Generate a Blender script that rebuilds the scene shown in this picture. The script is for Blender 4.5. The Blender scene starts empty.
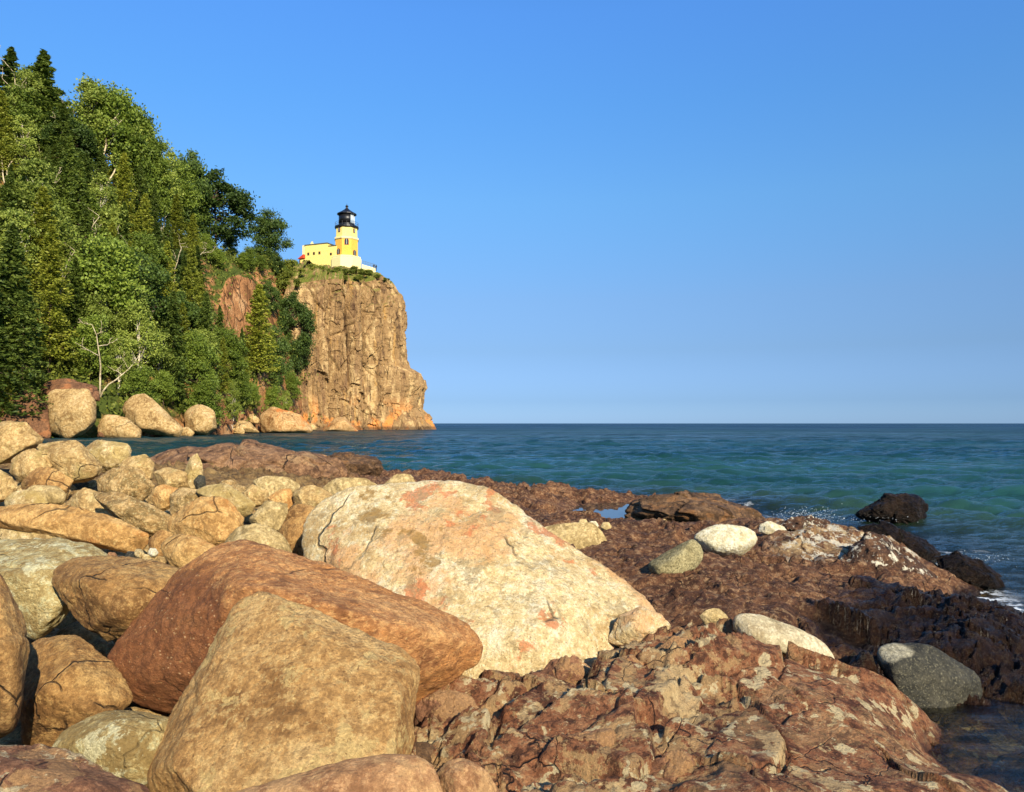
import bpy, bmesh, math, random
import numpy as np
from mathutils import Vector

# ------------------------------------------------------------------ camera, light
FPX, HC, HZ = 790.0, 1.6, 423.3
TP = (HZ - 396.0) / FPX
PITCH = math.atan(TP)
sc = bpy.context.scene
COL = sc.collection
cam_d = bpy.data.cameras.new("camera"); cam = bpy.data.objects.new("camera", cam_d); COL.objects.link(cam)
cam.location = (0, 0, HC); cam.rotation_euler = (math.pi / 2 + PITCH, 0, 0)
cam_d.sensor_width = 36; cam_d.lens = 36 * FPX / 1024
cam_d.clip_start = 0.05; cam_d.clip_end = 30000
sc.camera = cam
sc.view_settings.view_transform = 'Standard'; sc.view_settings.look = 'None'
sc.view_settings.gamma = 1; sc.view_settings.exposure = 0.72; sc.view_settings.use_curve_mapping = False
SUN_EL, SUN_RT = 29.0, 25.0                       # elevation; degrees to the right of straight behind the camera
w = bpy.data.worlds.new("World"); sc.world = w; w.use_nodes = True
wn = w.node_tree.nodes; wl = w.node_tree.links
bg = wn['Background']
sky = wn.new('ShaderNodeTexSky'); sky.sky_type = 'NISHITA'; sky.sun_disc = False
sky.sun_elevation = math.radians(SUN_EL); sky.sun_rotation = math.radians(180 - SUN_RT)
sky.air_density = 1.0; sky.dust_density = 0.35; sky.ozone_density = 3.0; sky.altitude = 200
hs = wn.new('ShaderNodeHueSaturation'); hs.inputs['Saturation'].default_value = 1.15; hs.inputs['Hue'].default_value = 0.5
wtc = wn.new('ShaderNodeTexCoord'); wsp = wn.new('ShaderNodeSeparateXYZ'); wl.new(wtc.outputs['Generated'], wsp.inputs[0])
wr = wn.new('ShaderNodeValToRGB'); wl.new(wsp.outputs[2], wr.inputs[0])
for i_, (p_, c_) in enumerate(((0., (.36, .60, 1.28)), (.028, (.32, .49, .97)), (.091, (.471, .556, .787)), (.153, (.673, .732, .89)), (.271, (.9, 1.116, 1.224)), (.377, (.961, 1.313, 1.535)), (.467, (1.084, 1.47, 1.829)), (1., (1.1, 1.5, 1.9)))):
    el_ = wr.color_ramp.elements[i_] if i_ < 2 else wr.color_ramp.elements.new(p_)
    el_.position = p_; el_.color = (*c_, 1)
wm = wn.new('ShaderNodeMix'); wm.data_type = 'RGBA'; wm.blend_type = 'MULTIPLY'; wm.inputs[0].default_value = 1
wl.new(sky.outputs[0], hs.inputs['Color']); wl.new(hs.outputs[0], wm.inputs[6]); wl.new(wr.outputs[0], wm.inputs[7]); wl.new(wm.outputs[2], bg.inputs[0]); bg.inputs[1].default_value = 0.0827
sun_d = bpy.data.lights.new("sun", 'SUN'); sun_d.energy = 5.0; sun_d.angle = math.radians(0.5); sun_d.color = (1, 0.90, 0.70)
sun = bpy.data.objects.new("sun", sun_d); COL.objects.link(sun)
_e, _a = math.radians(SUN_EL), math.radians(SUN_RT)
sun.rotation_euler = Vector((math.sin(_a) * math.cos(_e), -math.cos(_a) * math.cos(_e), math.sin(_e))).to_track_quat('Z', 'Y').to_euler()
cy = sc.cycles
cy.max_bounces = 6; cy.diffuse_bounces = 2; cy.glossy_bounces = 3; cy.transmission_bounces = 4; cy.transparent_max_bounces = 8
cy.use_denoising = True; cy.caustics_reflective = False; cy.caustics_refractive = False

# ------------------------------------------------------------------ pixel to point
_c, _s = math.cos(PITCH), math.sin(PITCH)
def P(px, py, d):
    xc = (px - 512) / FPX; yc = (396 - py) / FPX
    dy = _c - yc * _s; dz = _s + yc * _c
    return np.array([xc * d / dy, d, HC + dz * d / dy])
def PXZ(px, d, z):                                 # column px at depth d (level ray), height z
    return np.array([(px - 512) / FPX * d, d, z])
def zof(py, d): return P(512, py, d)[2]

# ------------------------------------------------------------------ numpy noise
def _h(ix, iy, iz, seed):
    n = (ix.astype(np.int64) * 374761393 + iy.astype(np.int64) * 668265263 + iz.astype(np.int64) * 2147483647 + seed * 1274126177) & 0xFFFFFFFF
    n = ((n ^ (n >> 13)) * 1274126177) & 0xFFFFFFFF
    n = ((n ^ (n >> 16)) * 2246822519) & 0xFFFFFFFF
    return (n ^ (n >> 15)) / 4294967295.0
def vnoise(p, seed=0):
    i = np.floor(p).astype(np.int64); f = p - i; u = f * f * f * (f * (f * 6 - 15) + 10)
    r = 0
    for dx in (0, 1):
        wx = u[:, 0] if dx else 1 - u[:, 0]
        for dy in (0, 1):
            wy = u[:, 1] if dy else 1 - u[:, 1]
            for dz in (0, 1):
                wz = u[:, 2] if dz else 1 - u[:, 2]
                r = r + wx * wy * wz * _h(i[:, 0] + dx, i[:, 1] + dy, i[:, 2] + dz, seed)
    return r * 2 - 1
def fbm(p, oct=4, seed=0, gain=.5, ridged=False):
    r = np.zeros(len(p)); a = 1.0; q = p.copy()
    for o in range(oct):
        v = vnoise(q, seed + o * 17)
        r += a * ((1 - 2 * np.abs(v)) if ridged else v)
        a *= gain; q = q * 2.03 + 11.3
    return r
def voro(p, seed=0, dims=3):
    """F1, F2, cell random, offset vector to nearest point"""
    i = np.floor(p).astype(np.int64)
    f1 = np.full(len(p), 9.); f2 = np.full(len(p), 9.); cr = np.zeros((len(p), 3)); off = np.zeros((len(p), 3))
    for dx in (-1, 0, 1):
        for dy in (-1, 0, 1):
            for dz in ((-1, 0, 1) if dims == 3 else (0,)):
                cx, cy_, cz = i[:, 0] + dx, i[:, 1] + dy, i[:, 2] + dz
                r = np.stack([_h(cx, cy_, cz, seed + k) for k in (1, 2, 3)], 1)
                q = np.stack([cx, cy_, cz], 1) + r - p
                if dims == 2: q[:, 2] = 0
                dd = np.sqrt((q ** 2).sum(1))
                m = dd < f1
                f2 = np.where(m, f1, np.minimum(f2, dd))
                f1 = np.where(m, dd, f1)
                cr[m] = r[m]; off[m] = q[m]
    return f1, f2, cr, off
def sstep(a, b, x):
    t = np.clip((x - a) / (b - a), 0, 1); return t * t * (3 - 2 * t)

# ------------------------------------------------------------------ objects
def tag(o, label=None, cat=None, group=None, kind=None):
    if label: o['label'] = label
    if cat: o['category'] = cat
    if group: o['group'] = group
    if kind: o['kind'] = kind
    return o
def mesh_np(name, V, F, mat, smooth=True, attrs=None):
    """V (n,3); F array (m,3|4) or list of arrays"""
    V = np.asarray(V, np.float32)
    me = bpy.data.meshes.new(name)
    Fs = F if isinstance(F, list) else [F]
    Fs = [np.asarray(f, np.int32) for f in Fs if len(f)]
    tot = np.concatenate([np.full(len(f), f.shape[1], np.int32) for f in Fs])
    idx = np.concatenate([f.ravel() for f in Fs])
    me.vertices.add(len(V)); me.vertices.foreach_set('co', V.ravel())
    me.loops.add(len(idx)); me.loops.foreach_set('vertex_index', idx)
    me.polygons.add(len(tot)); me.polygons.foreach_set('loop_start', np.concatenate([[0], np.cumsum(tot)[:-1]]).astype(np.int32))
    me.polygons.foreach_set('loop_total', tot)
    me.polygons.foreach_set('use_smooth', np.full(len(tot), smooth))
    me.update(calc_edges=True)
    for k, v in (attrs or {}).items():
        a = me.attributes.new(k, 'FLOAT', 'POINT'); a.data.foreach_set('value', np.asarray(v, np.float32))
    if mat: me.materials.append(mat)
    return me
def link(name, me, loc=(0, 0, 0), parent=None):
    o = bpy.data.objects.new(name, me); COL.objects.link(o); o.location = loc
    if parent: o.parent = parent
    return o
def empty(name, loc, rz=0):
    o = bpy.data.objects.new(name, None); COL.objects.link(o); o.location = loc; o.rotation_euler = (0, 0, rz); return o
def grid_faces(nr, nc):
    i = np.arange(nr - 1)[:, None] * nc + np.arange(nc - 1)[None, :]
    i = i.ravel(); return np.stack([i, i + 1, i + nc + 1, i + nc], 1)

class MB:
    """collects simple solids into one mesh"""
    def __init__(s): s.v = []; s.f = []
    def add(s, V, F):
        o = len(s.v); s.v += [tuple(v) for v in V]; s.f += [tuple(i + o for i in f) for f in F]
    def box(s, x0, x1, y0, y1, z0, z1):
        s.add([(x, y, z) for z in (z0, z1) for y in (y0, y1) for x in (x0, x1)],
              [(0, 2, 3, 1), (4, 5, 7, 6), (0, 1, 5, 4), (2, 6, 7, 3), (0, 4, 6, 2), (1, 3, 7, 5)])
    def lathe(s, prof, n, rot=0, cx=0, cy=0):
        V = []; F = []
        for (r, z) in prof:
            for k in range(n):
                a = rot + 2 * math.pi * k / n; V.append((cx + r * math.cos(a), cy + r * math.sin(a), z))
        for j in range(len(prof) - 1):
            for k in range(n):
                F.append((j * n + k, j * n + (k + 1) % n, (j + 1) * n + (k + 1) % n, (j + 1) * n + k))
        F.append(tuple(range(n))[::-1]); F.append(tuple((len(prof) - 1) * n + k for k in range(n)))
        s.add(V, F)
    def tube(s, pts, rad, n=6):
        V = []; F = []; pts = [Vector(p) for p in pts]
        for i, p in enumerate(pts):
            t = (pts[min(i + 1, len(pts) - 1)] - pts[max(i - 1, 0)]).normalized()
            a = t.orthogonal().normalized() if abs(t.z) > .99 else t.cross(Vector((0, 0, 1))).normalized()
            b = t.cross(a)
            for k in range(n):
                an = 2 * math.pi * k / n; V.append(p + (a * math.cos(an) + b * math.sin(an)) * rad[i])
        for j in range(len(pts) - 1):
            for k in range(n):
                F.append((j * n + k, j * n + (k + 1) % n, (j + 1) * n + (k + 1) % n, (j + 1) * n + k))
        F.append(tuple(range(n))[::-1]); F.append(tuple((len(pts) - 1) * n + k for k in range(n)))
        s.add(V, F)
    def build(s, name, mat, parent=None, smooth=False, loc=(0, 0, 0)):
        me = bpy.data.meshes.new(name); me.from_pydata(s.v, [], s.f); me.materials.append(mat)
        bm = bmesh.new(); bm.from_mesh(me); bmesh.ops.recalc_face_normals(bm, faces=bm.faces); bm.to_mesh(me); bm.free()
        if smooth: me.polygons.foreach_set('use_smooth', [True] * len(me.polygons))
        return link(name, me, loc, parent)

# ------------------------------------------------------------------ materials
class NM:
    def __init__(s, name):
        s.m = bpy.data.materials.new(name); s.m.use_nodes = True
        s.t = s.m.node_tree; s.n = s.t.nodes; s.b = s.n['Principled BSDF']; s.o = s.n['Material Output']
        s.tc = s.n.new('ShaderNodeTexCoord').outputs['Object']
    def L(s, a, b): s.t.links.new(a, b)
    def put(s, sock, v):
        if isinstance(v, bpy.types.NodeSocket): s.L(v, sock)
        elif isinstance(v, (tuple, list)): sock.default_value = (*v, 1) if (len(v) == 3 and sock.type == 'RGBA') else v
        else: sock.default_value = v
    def co(s, sc3=(1, 1, 1), loc=(0, 0, 0), rot=(0, 0, 0), src=None):
        m = s.n.new('ShaderNodeMapping'); s.L(src or s.tc, m.inputs[0])
        m.inputs['Scale'].default_value = sc3; m.inputs['Location'].default_value = loc; m.inputs['Rotation'].default_value = rot
        return m.outputs[0]
    def noise(s, v, scale, detail=6, rough=.6, dist=0., out='Fac'):
        n = s.n.new('ShaderNodeTexNoise'); s.L(v, n.inputs['Vector']); n.inputs['Scale'].default_value = scale
        n.inputs['Detail'].default_value = detail; n.inputs['Roughness'].default_value = rough; n.inputs['Distortion'].default_value = dist
        return n.outputs[out]
    def voro(s, v, scale, feature='F1', out='Distance', rand=1):
        n = s.n.new('ShaderNodeTexVoronoi'); n.feature = feature; s.L(v, n.inputs['Vector']); n.inputs['Scale'].default_value = scale
        n.inputs['Randomness'].default_value = rand
        return n.outputs[out]
    def mr(s, v, a, b, c=0., d=1., smooth=True):
        n = s.n.new('ShaderNodeMapRange'); n.interpolation_type = 'SMOOTHSTEP' if smooth else 'LINEAR'
        s.put(n.inputs[0], v); 
        for i, x in zip((1, 2, 3, 4), (a, b, c, d)): s.put(n.inputs[i], x)
        return n.outputs[0]
    def mix(s, f, a, b):
        n = s.n.new('ShaderNodeMix'); n.data_type = 'RGBA'; s.put(n.inputs[0], f); s.put(n.inputs[6], a); s.put(n.inputs[7], b)
        return n.outputs[2]
    def math(s, op, a, b=0.):
        n = s.n.new('ShaderNodeMath'); n.operation = op; s.put(n.inputs[0], a); s.put(n.inputs[1], b); return n.outputs[0]
    def add(s, a, b):
        n = s.n.new('ShaderNodeVectorMath'); n.operation = 'ADD'; s.put(n.inputs[0], a); s.put(n.inputs[1], b); return n.outputs[0]
    def warp(s, v, scale, amt):
        c = s.noise(v, scale, 3, .5, out='Color')
        n = s.n.new('ShaderNodeVectorMath'); n.operation = 'MULTIPLY_ADD'; s.L(c, n.inputs[0])
        n.inputs[1].default_value = (amt,) * 3; s.L(v, n.inputs[2]); return n.outputs[0]
    def attr(s, name):
        n = s.n.new('ShaderNodeAttribute'); n.attribute_name = name; return n.outputs['Fac']
    def bump(s, h, strength, dist, normal=None):
        n = s.n.new('ShaderNodeBump'); s.put(n.inputs['Height'], h); s.put(n.inputs['Strength'], strength); n.inputs['Distance'].default_value = dist
        if normal: s.L(normal, n.inputs['Normal'])
        return n.outputs[0]

def S(r, g, b):                                    # sRGB bytes to linear
    return tuple(((c / 255) / 12.92 if c / 255 < .04045 else ((c / 255 + .055) / 1.055) ** 2.4) for c in (r, g, b))

def rock_mat(name, lo, mid, hi, s1=3., patches=(), speck=None, cracks=.0, crack_s=2.5, bumpd=.02, rough=.85, fine=38., off=0., stretch=(1, 1, 1), rot=(0, 0, 0), spec=.25, zone=None):
    m = NM(name); v = m.co(stretch, (off, off * 1.7, -off), rot); vw = m.warp(v, 2.2, .25)
    n1 = m.noise(vw, s1, 9, .62); n2 = m.noise(v, s1 * 5, 7, .7)
    f = m.math('ADD', m.math('MULTIPLY', n1, .6), m.math('MULTIPLY', n2, .4))
    c = m.mix(m.mr(f, .40, .49), lo, mid); c = m.mix(m.mr(f, .50, .59), c, hi)
    mo = m.noise(v, fine * .62, 8, .76)
    c = m.mix(m.mr(mo, .43, .49, .46, 0.), c, tuple(x * .62 for x in lo)); c = m.mix(m.mr(mo, .52, .58, 0., .5), c, tuple(min(x * 1.2, .92) for x in hi))
    pmask = None
    for (sc_, th, wd, col, amt, kind) in patches:
        if kind == 'n': q = m.noise(m.warp(v, sc_ * 2.5, .12), sc_, 7, .68)
        else:
            q = m.math('SUBTRACT', 1.0, m.voro(m.warp(v, sc_ * 1.6, .35 / sc_ * 2), sc_))
            q = m.math('ADD', m.math('MULTIPLY', q, .6), m.math('MULTIPLY', m.noise(v, sc_ * 3, 5, .7), .5))
        c = m.mix(m.math('MULTIPLY', m.mr(q, th - .045, th - .045 + wd * .7), amt), c, col)
    if zone:
        zc, zr, zcol, zamt, scol = zone
        sb = m.n.new('ShaderNodeVectorMath'); sb.operation = 'DISTANCE'; m.L(m.warp(m.tc, 2.5, .3), sb.inputs[0]); sb.inputs[1].default_value = tuple(x + .15 for x in zc)
        zm = m.mr(sb.outputs['Value'], zr * .75, zr, 1, 0)
        c = m.mix(m.math('MULTIPLY', zm, zamt), c, m.mix(m.mr(mo, .42, .58), zcol, tuple(min(x * 1.8, .85) for x in zcol)))
        wsk = m.math('MULTIPLY', m.mr(m.voro(m.warp(v, 9, .05), 26), .20, .13, 0, 1), m.mr(m.noise(v, 5, 3, .6), .46, .52))
        c = m.mix(m.math('MULTIPLY', m.math('MULTIPLY', wsk, zm), .8), c, scol)
    if speck:
        ss, th, col, amt = speck
        q = m.noise(v, ss, 3, .75); c = m.mix(m.math('MULTIPLY', m.mr(q, th, th + .06), amt), c, col)
    # mineral grain
    g = m.noise(v, fine * 2.0, 5, .85)
    c = m.mix(m.mr(g, .46, .58, 0., .75), m.mix(.45, c, tuple(x * .45 for x in lo)), c)
    h = m.math('ADD', m.math('MULTIPLY', m.noise(v, fine * .9, 9, .76), .8), m.math('MULTIPLY', m.noise(v, fine * .22, 5, .6), .35))
    if cracks:
        e = m.voro(m.warp(m.warp(v, crack_s * .9, .8 / crack_s), crack_s * 6, .10 / crack_s), crack_s * .8, 'DISTANCE_TO_EDGE')
        ck = m.mr(e, 0., .011, 1., 0.); gate = m.mr(m.noise(v, crack_s * 1.1, 3, .5), .52, .58)
        ck = m.math('MULTIPLY', m.math('MULTIPLY', ck, gate), cracks)
        c = m.mix(ck, c, tuple(x * .3 for x in lo)); h = m.math('SUBTRACT', h, m.math('MULTIPLY', ck, .8))
    m.put(m.b.inputs['Base Color'], c); m.put(m.b.inputs['Roughness'], rough); m.b.inputs['Specular IOR Level'].default_value = spec
    m.put(m.b.inputs['Normal'], m.bump(m.math('ADD', h, m.math('MULTIPLY', m.mr(m.voro(v, fine * 1.3), 0, .45), .12)), 1.0, bumpd * 1.5))
    return m.m

LICH = S(232, 214, 160)
M = {}
M['tan'] = rock_mat('tan_rock', S(148, 116, 68), S(196, 160, 102), S(228, 198, 138), 2.5, [(3., .56, .1, S(160, 140, 80), .6, 'n')], (26, .62, S(110, 85, 50), .6), .8, 1.8, .022, fine=26)
M['tan2'] = rock_mat('ochre_rock', S(146, 106, 56), S(194, 148, 86), S(220, 178, 112), 1.8, [(2.2, .58, .08, S(176, 110, 50), .5, 'n')], (30, .62, S(232, 205, 140), .5), .7, 1.6, .02, off=3., fine=26)
M['brownt'] = rock_mat('brown_tan_rock', S(130, 92, 50), S(184, 138, 80), S(210, 168, 104), 2.2, [(3.5, .6, .06, S(206, 165, 100), .6, 'n')], (34, .62, S(90, 62, 36), .6), .8, 1.7, .022, off=9.)
M['greent'] = rock_mat('olive_rock', S(150, 126, 80), S(198, 170, 114), S(224, 198, 144), 1.6, [], (42, .6, S(104, 92, 50), .6), .5, 1.8, .014, off=5., fine=26)
M['pale'] = rock_mat('pale_rock', S(164, 134, 86), S(206, 178, 124), S(234, 210, 160), 2.6, [(2., .56, .1, S(176, 150, 84), .7, 'n')], (30, .6, S(128, 104, 60), .7), .6, 2., .02, off=12., fine=26)
M['speck'] = rock_mat('speckled_rock', S(142, 110, 64), S(192, 154, 96), S(222, 188, 130), 3., [(9., .55, .06, S(108, 90, 50), .65, 'n')], (40, .58, S(238, 220, 160), .6), .5, 2., .03, off=15., fine=26)
M['yellow'] = rock_mat('yellow_lichen_rock', S(176, 146, 88), S(222, 196, 132), S(246, 230, 176), 2.4, [(4., .56, .06, S(160, 130, 76), .7, 'n'), (7., .58, .05, S(248, 240, 190), .8, 'n')], (44, .6, S(110, 90, 44), .6), .4, 2., .03, off=17.)
M['white'] = rock_mat('white_rock', S(196, 176, 128), S(232, 218, 176), S(250, 242, 212), 2.4, [(2.4, .64, .08, S(200, 172, 110), .6, 'n')], (36, .62, S(150, 130, 94), .6), .0, 2., .02, off=21.)
M['greenr'] = rock_mat('green_speckled_rock', S(108, 98, 64), S(154, 140, 98), S(182, 168, 122), 2., [], (70, .54, S(74, 68, 38), .8), 0., 2., .012, off=23.)
M['gran'] = rock_mat('pale_granite', S(168, 148, 110), S(200, 184, 146), S(222, 208, 172), 2., [(5, .66, .04, S(110, 96, 60), .6, 'n')], (60, .58, S(120, 108, 82), .6), 0., 2., .01, off=25.)
M['dark'] = rock_mat('dark_grey_rock', S(40, 38, 30), S(58, 55, 44), S(78, 73, 58), 2., [], (80, .57, S(150, 142, 112), .6), .0, 2., .012, off=27., rough=.6)
M['darkw'] = rock_mat('dark_rock_with_pale_patch', S(40, 38, 30), S(58, 55, 44), S(78, 73, 58), 2., [], (80, .57, S(150, 142, 112), .6), .0, 2., .012, off=27., rough=.6, zone=((-.22, -.06, .40), .11, S(150, 142, 118), .95, S(240, 230, 200)))
M['ridgew'] = rock_mat('brown_rock_with_white_crest', S(56, 38, 28), S(98, 68, 48), S(140, 102, 72), 4., [(6., .66, .03, S(250, 238, 208), .95, 'n')], (40, .64, S(236, 220, 180), .6), .6, 3., .04, off=63., fine=24, zone=((-.14, -.02, .42), .30, S(236, 220, 184), .95, S(250, 240, 210)))
M['rust'] = rock_mat('rusty_brown_rock', S(146, 94, 54), S(206, 144, 86), S(236, 178, 112), 1.8,
                     [(1.6, .54, .1, S(214, 146, 80), .7, 'n'), (3.2, .6, .06, S(104, 64, 38), .6, 'n')], (34, .64, S(226, 186, 122), .8), .5, 1.6, .02, off=31., stretch=(1, 1, 1.8), rot=(0, .5, 0), zone=((-.62, -.35, .38), .60, S(110, 64, 38), .8, S(220, 180, 130)))
M['slab'] = rock_mat('golden_tan_slab', S(158, 114, 64), S(210, 162, 98), S(234, 192, 126), 2., [(1.6, .655, .03, S(204, 140, 76), .7, 'n'), (5., .6, .05, S(232, 200, 130), .7, 'n')], (44, .6, S(116, 78, 40), .6), .0, 1.5, .026, off=35.)
M['cream'] = rock_mat('cream_boulder_rock', S(204, 168, 110), S(244, 216, 158), S(254, 238, 196), 1.3,
                      [(1.1, .56, .10, S(228, 168, 110), .7, 'n'), (2.3, .615, .05, S(210, 118, 72), .8, 'n'), (1.9, .63, .06, S(152, 114, 52), .85, 'n'), (7., .60, .05, S(160, 140, 102), .6, 'n')], (46, .6, S(128, 104, 70), .7), .9, 1.15, .024, off=43.5)
M['brown'] = rock_mat('dark_brown_rock', S(62, 44, 30), S(100, 74, 50), S(144, 110, 76), 2.5, [(3, .6, .05, S(150, 104, 60), .6, 'n')], (40, .62, S(50, 30, 20), .6), .7, 2., .03, off=45., fine=16)
M['red'] = rock_mat('red_bedrock_rock', S(112, 74, 54), S(156, 108, 76), S(192, 140, 100), 2.4, [(3.2, .56, .04, S(206, 160, 106), .75, 'n'), (4.5, .64, .03, S(238, 216, 166), .85, 'n')], (40, .62, S(84, 48, 34), .6), .9, 2.2, .03, off=49.)
M['pink'] = rock_mat('pinkish_rock', S(156, 110, 72), S(194, 146, 98), S(216, 170, 118), 2., [(2.6, .6, .06, S(222, 178, 120), .6, 'n')], (40, .62, S(120, 78, 52), .5), .5, 2., .016, off=51.)
M['wet'] = rock_mat('wet_black_rock', S(22, 17, 13), S(38, 29, 22), S(60, 46, 35), 4., [], (50, .64, S(140, 120, 96), .4), .5, 3., .05, off=53., rough=.3, spec=.16)
M['shoreb'] = rock_mat('shore_boulder_rock', S(146, 112, 66), S(200, 164, 106), S(230, 198, 142), .5, [(.5, .67, .05, S(206, 120, 62), .5, 'n')], (6, .62, S(110, 84, 56), .6), .6, .3, .12, off=55., fine=7)
M['shoreo'] = rock_mat('orange_shore_rock', S(156, 110, 62), S(202, 160, 104), S(228, 192, 138), .5, [(.35, .60, .05, S(222, 128, 58), .8, 'n')], (6, .62, S(110, 84, 56), .6), .6, .3, .12, off=59., fine=7)

# ------------------------------------------------------------------ control-point terrain of the near shore
TC = []
def tc(px, py, d): TC.append((px, d, zof(py, d)))
for px in (-250, -50, 100, 200):
    for d, z in ((1.2, .3), (2.4, .12), (3, .08), (4, .22), (5, .38), (6.5, .5), (9, .68), (12, .78), (15.5, .75), (19, .2), (24, -.9)): TC.append((px, d, z))
for d, z in ((1.2, .3), (2.4, .2), (3, .1), (4, .12), (5, .2), (7, .38), (9, .42), (12, .45), (16, .42), (18.5, .1), (24, -1.)): TC.append((320, d, z))
for d, z in ((4.4, .1), (5, .15), (6, .25), (7.5, .33), (10, .4)): TC.append((440, d, z))
for a in ((600, 560, 6.8), (640, 590, 5.8), (700, 600, 5.4), (560, 520, 9.5), (500, 500, 12), (450, 482, 15), (600, 530, 9), (700, 545, 8.2), (780, 600, 5.4), (760, 570, 6.6),
          (530, 491, 14.5), (450, 478, 16.5), (400, 475, 17.5), (560, 499, 14.5), (790, 523, 9), (850, 530, 8.6), (890, 541, 8.3), (945, 585, 7.4), (850, 580, 6.8), (820, 560, 7.5), (900, 582, 7.0),
          (850, 600, 6.0), (900, 597, 6.2), (950, 605, 6.0), (1000, 617, 5.9), (1024, 627, 5.7), (1060, 642, 5.5), (850, 650, 5.0), (900, 645, 5.1), (950, 660, 4.95), (1000, 690, 4.7), (870, 680, 4.6),
          (700, 620, 4.4), (750, 643, 4.3), (800, 664, 4.2), (840, 674, 4.2), (890, 690, 4.15), (905, 705, 4.1), (915, 740, 3.75), (960, 772, 3.45), (1000, 790, 3.25),
          (650, 640, 4.2), (600, 660, 4.1), (560, 675, 4.0), (480, 690, 3.85), (420, 704, 3.7), (700, 680, 3.7), (800, 715, 3.5), (860, 735, 3.4), (700, 740, 3.1), (600, 740, 3.1), (500, 740, 3.1),
          (800, 765, 3.05), (900, 770, 3.2), (500, 792, 2.7), (700, 792, 2.7), (850, 790, 2.75), (950, 796, 3.0), (430, 765, 2.95)): tc(*a)
for a in ((600, 14.2, .06), (640, 12, .04), (680, 11.8, .04), (620, 13, .06), (720, 11.8, .08), (590, 16.3, .22), (640, 15.6, .15), (700, 14.5, .2), (600, 18.5, -.5), (700, 17, -.6), (790, 12.5, -.15), (830, 14, -.6),
          (450, 20, -.6), (520, 17.5, -.4), (400, 21, -.6), (600, 24, -1.6), (800, 20, -1.4), (1000, 16, -1.4), (830, 10.5, .08), (880, 9.6, .02), (920, 9.2, -.12), (1000, 10, -.45), (900, 12, -.35),
          (1000, 7.3, -.12), (1024, 7, -.12), (970, 8, -.12), (1060, 6.6, -.2), (1200, 5, -.4), (1200, 9, -.6), (1120, 4.5, -.3), (950, 4.4, -.06), (1000, 4.2, -.13), (940, 3.9, -.09), (1024, 3.6, -.13),
          (1010, 2.9, .02), (1100, 3, -.2), (700, 4.95, .3), (760, 4.85, .2), (840, 4.7, .08), (900, 4.5, -.05), (640, 4.9, .25), (560, 4.6, .1), (480, 4.3, .08), (300, 3.2, .1), (400, 1.2, .33), (700, 1.2, .33), (1000, 1.2, .25),
          (500, 2.0, .34), (850, 2.0, .32), (1100, 2.0, .05), (1400, 2, -.3), (1400, 6, -.6), (1400, 20, -1.8), (1000, 26, -2.2), (300, 28, -1.8)): TC.append(a)
_T = np.array(TC); _tx = np.stack([_T[:, 0] / 100, 8 * np.log(_T[:, 1])], 1)
def _phi(a, b): return np.sqrt(((a[:, None, :] - b[None, :, :]) ** 2).sum(2) + .04)
_A = _phi(_tx, _tx) - np.eye(len(_tx)) * .02
_w = np.linalg.solve(_A, _T[:, 2])
def terr_base(px, d):
    q = np.stack([px / 100, 8 * np.log(d)], 1); r = np.zeros(len(q))
    for i in range(0, len(q), 20000): r[i:i + 20000] = _phi(q[i:i + 20000], _tx) @ _w
    return r
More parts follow.
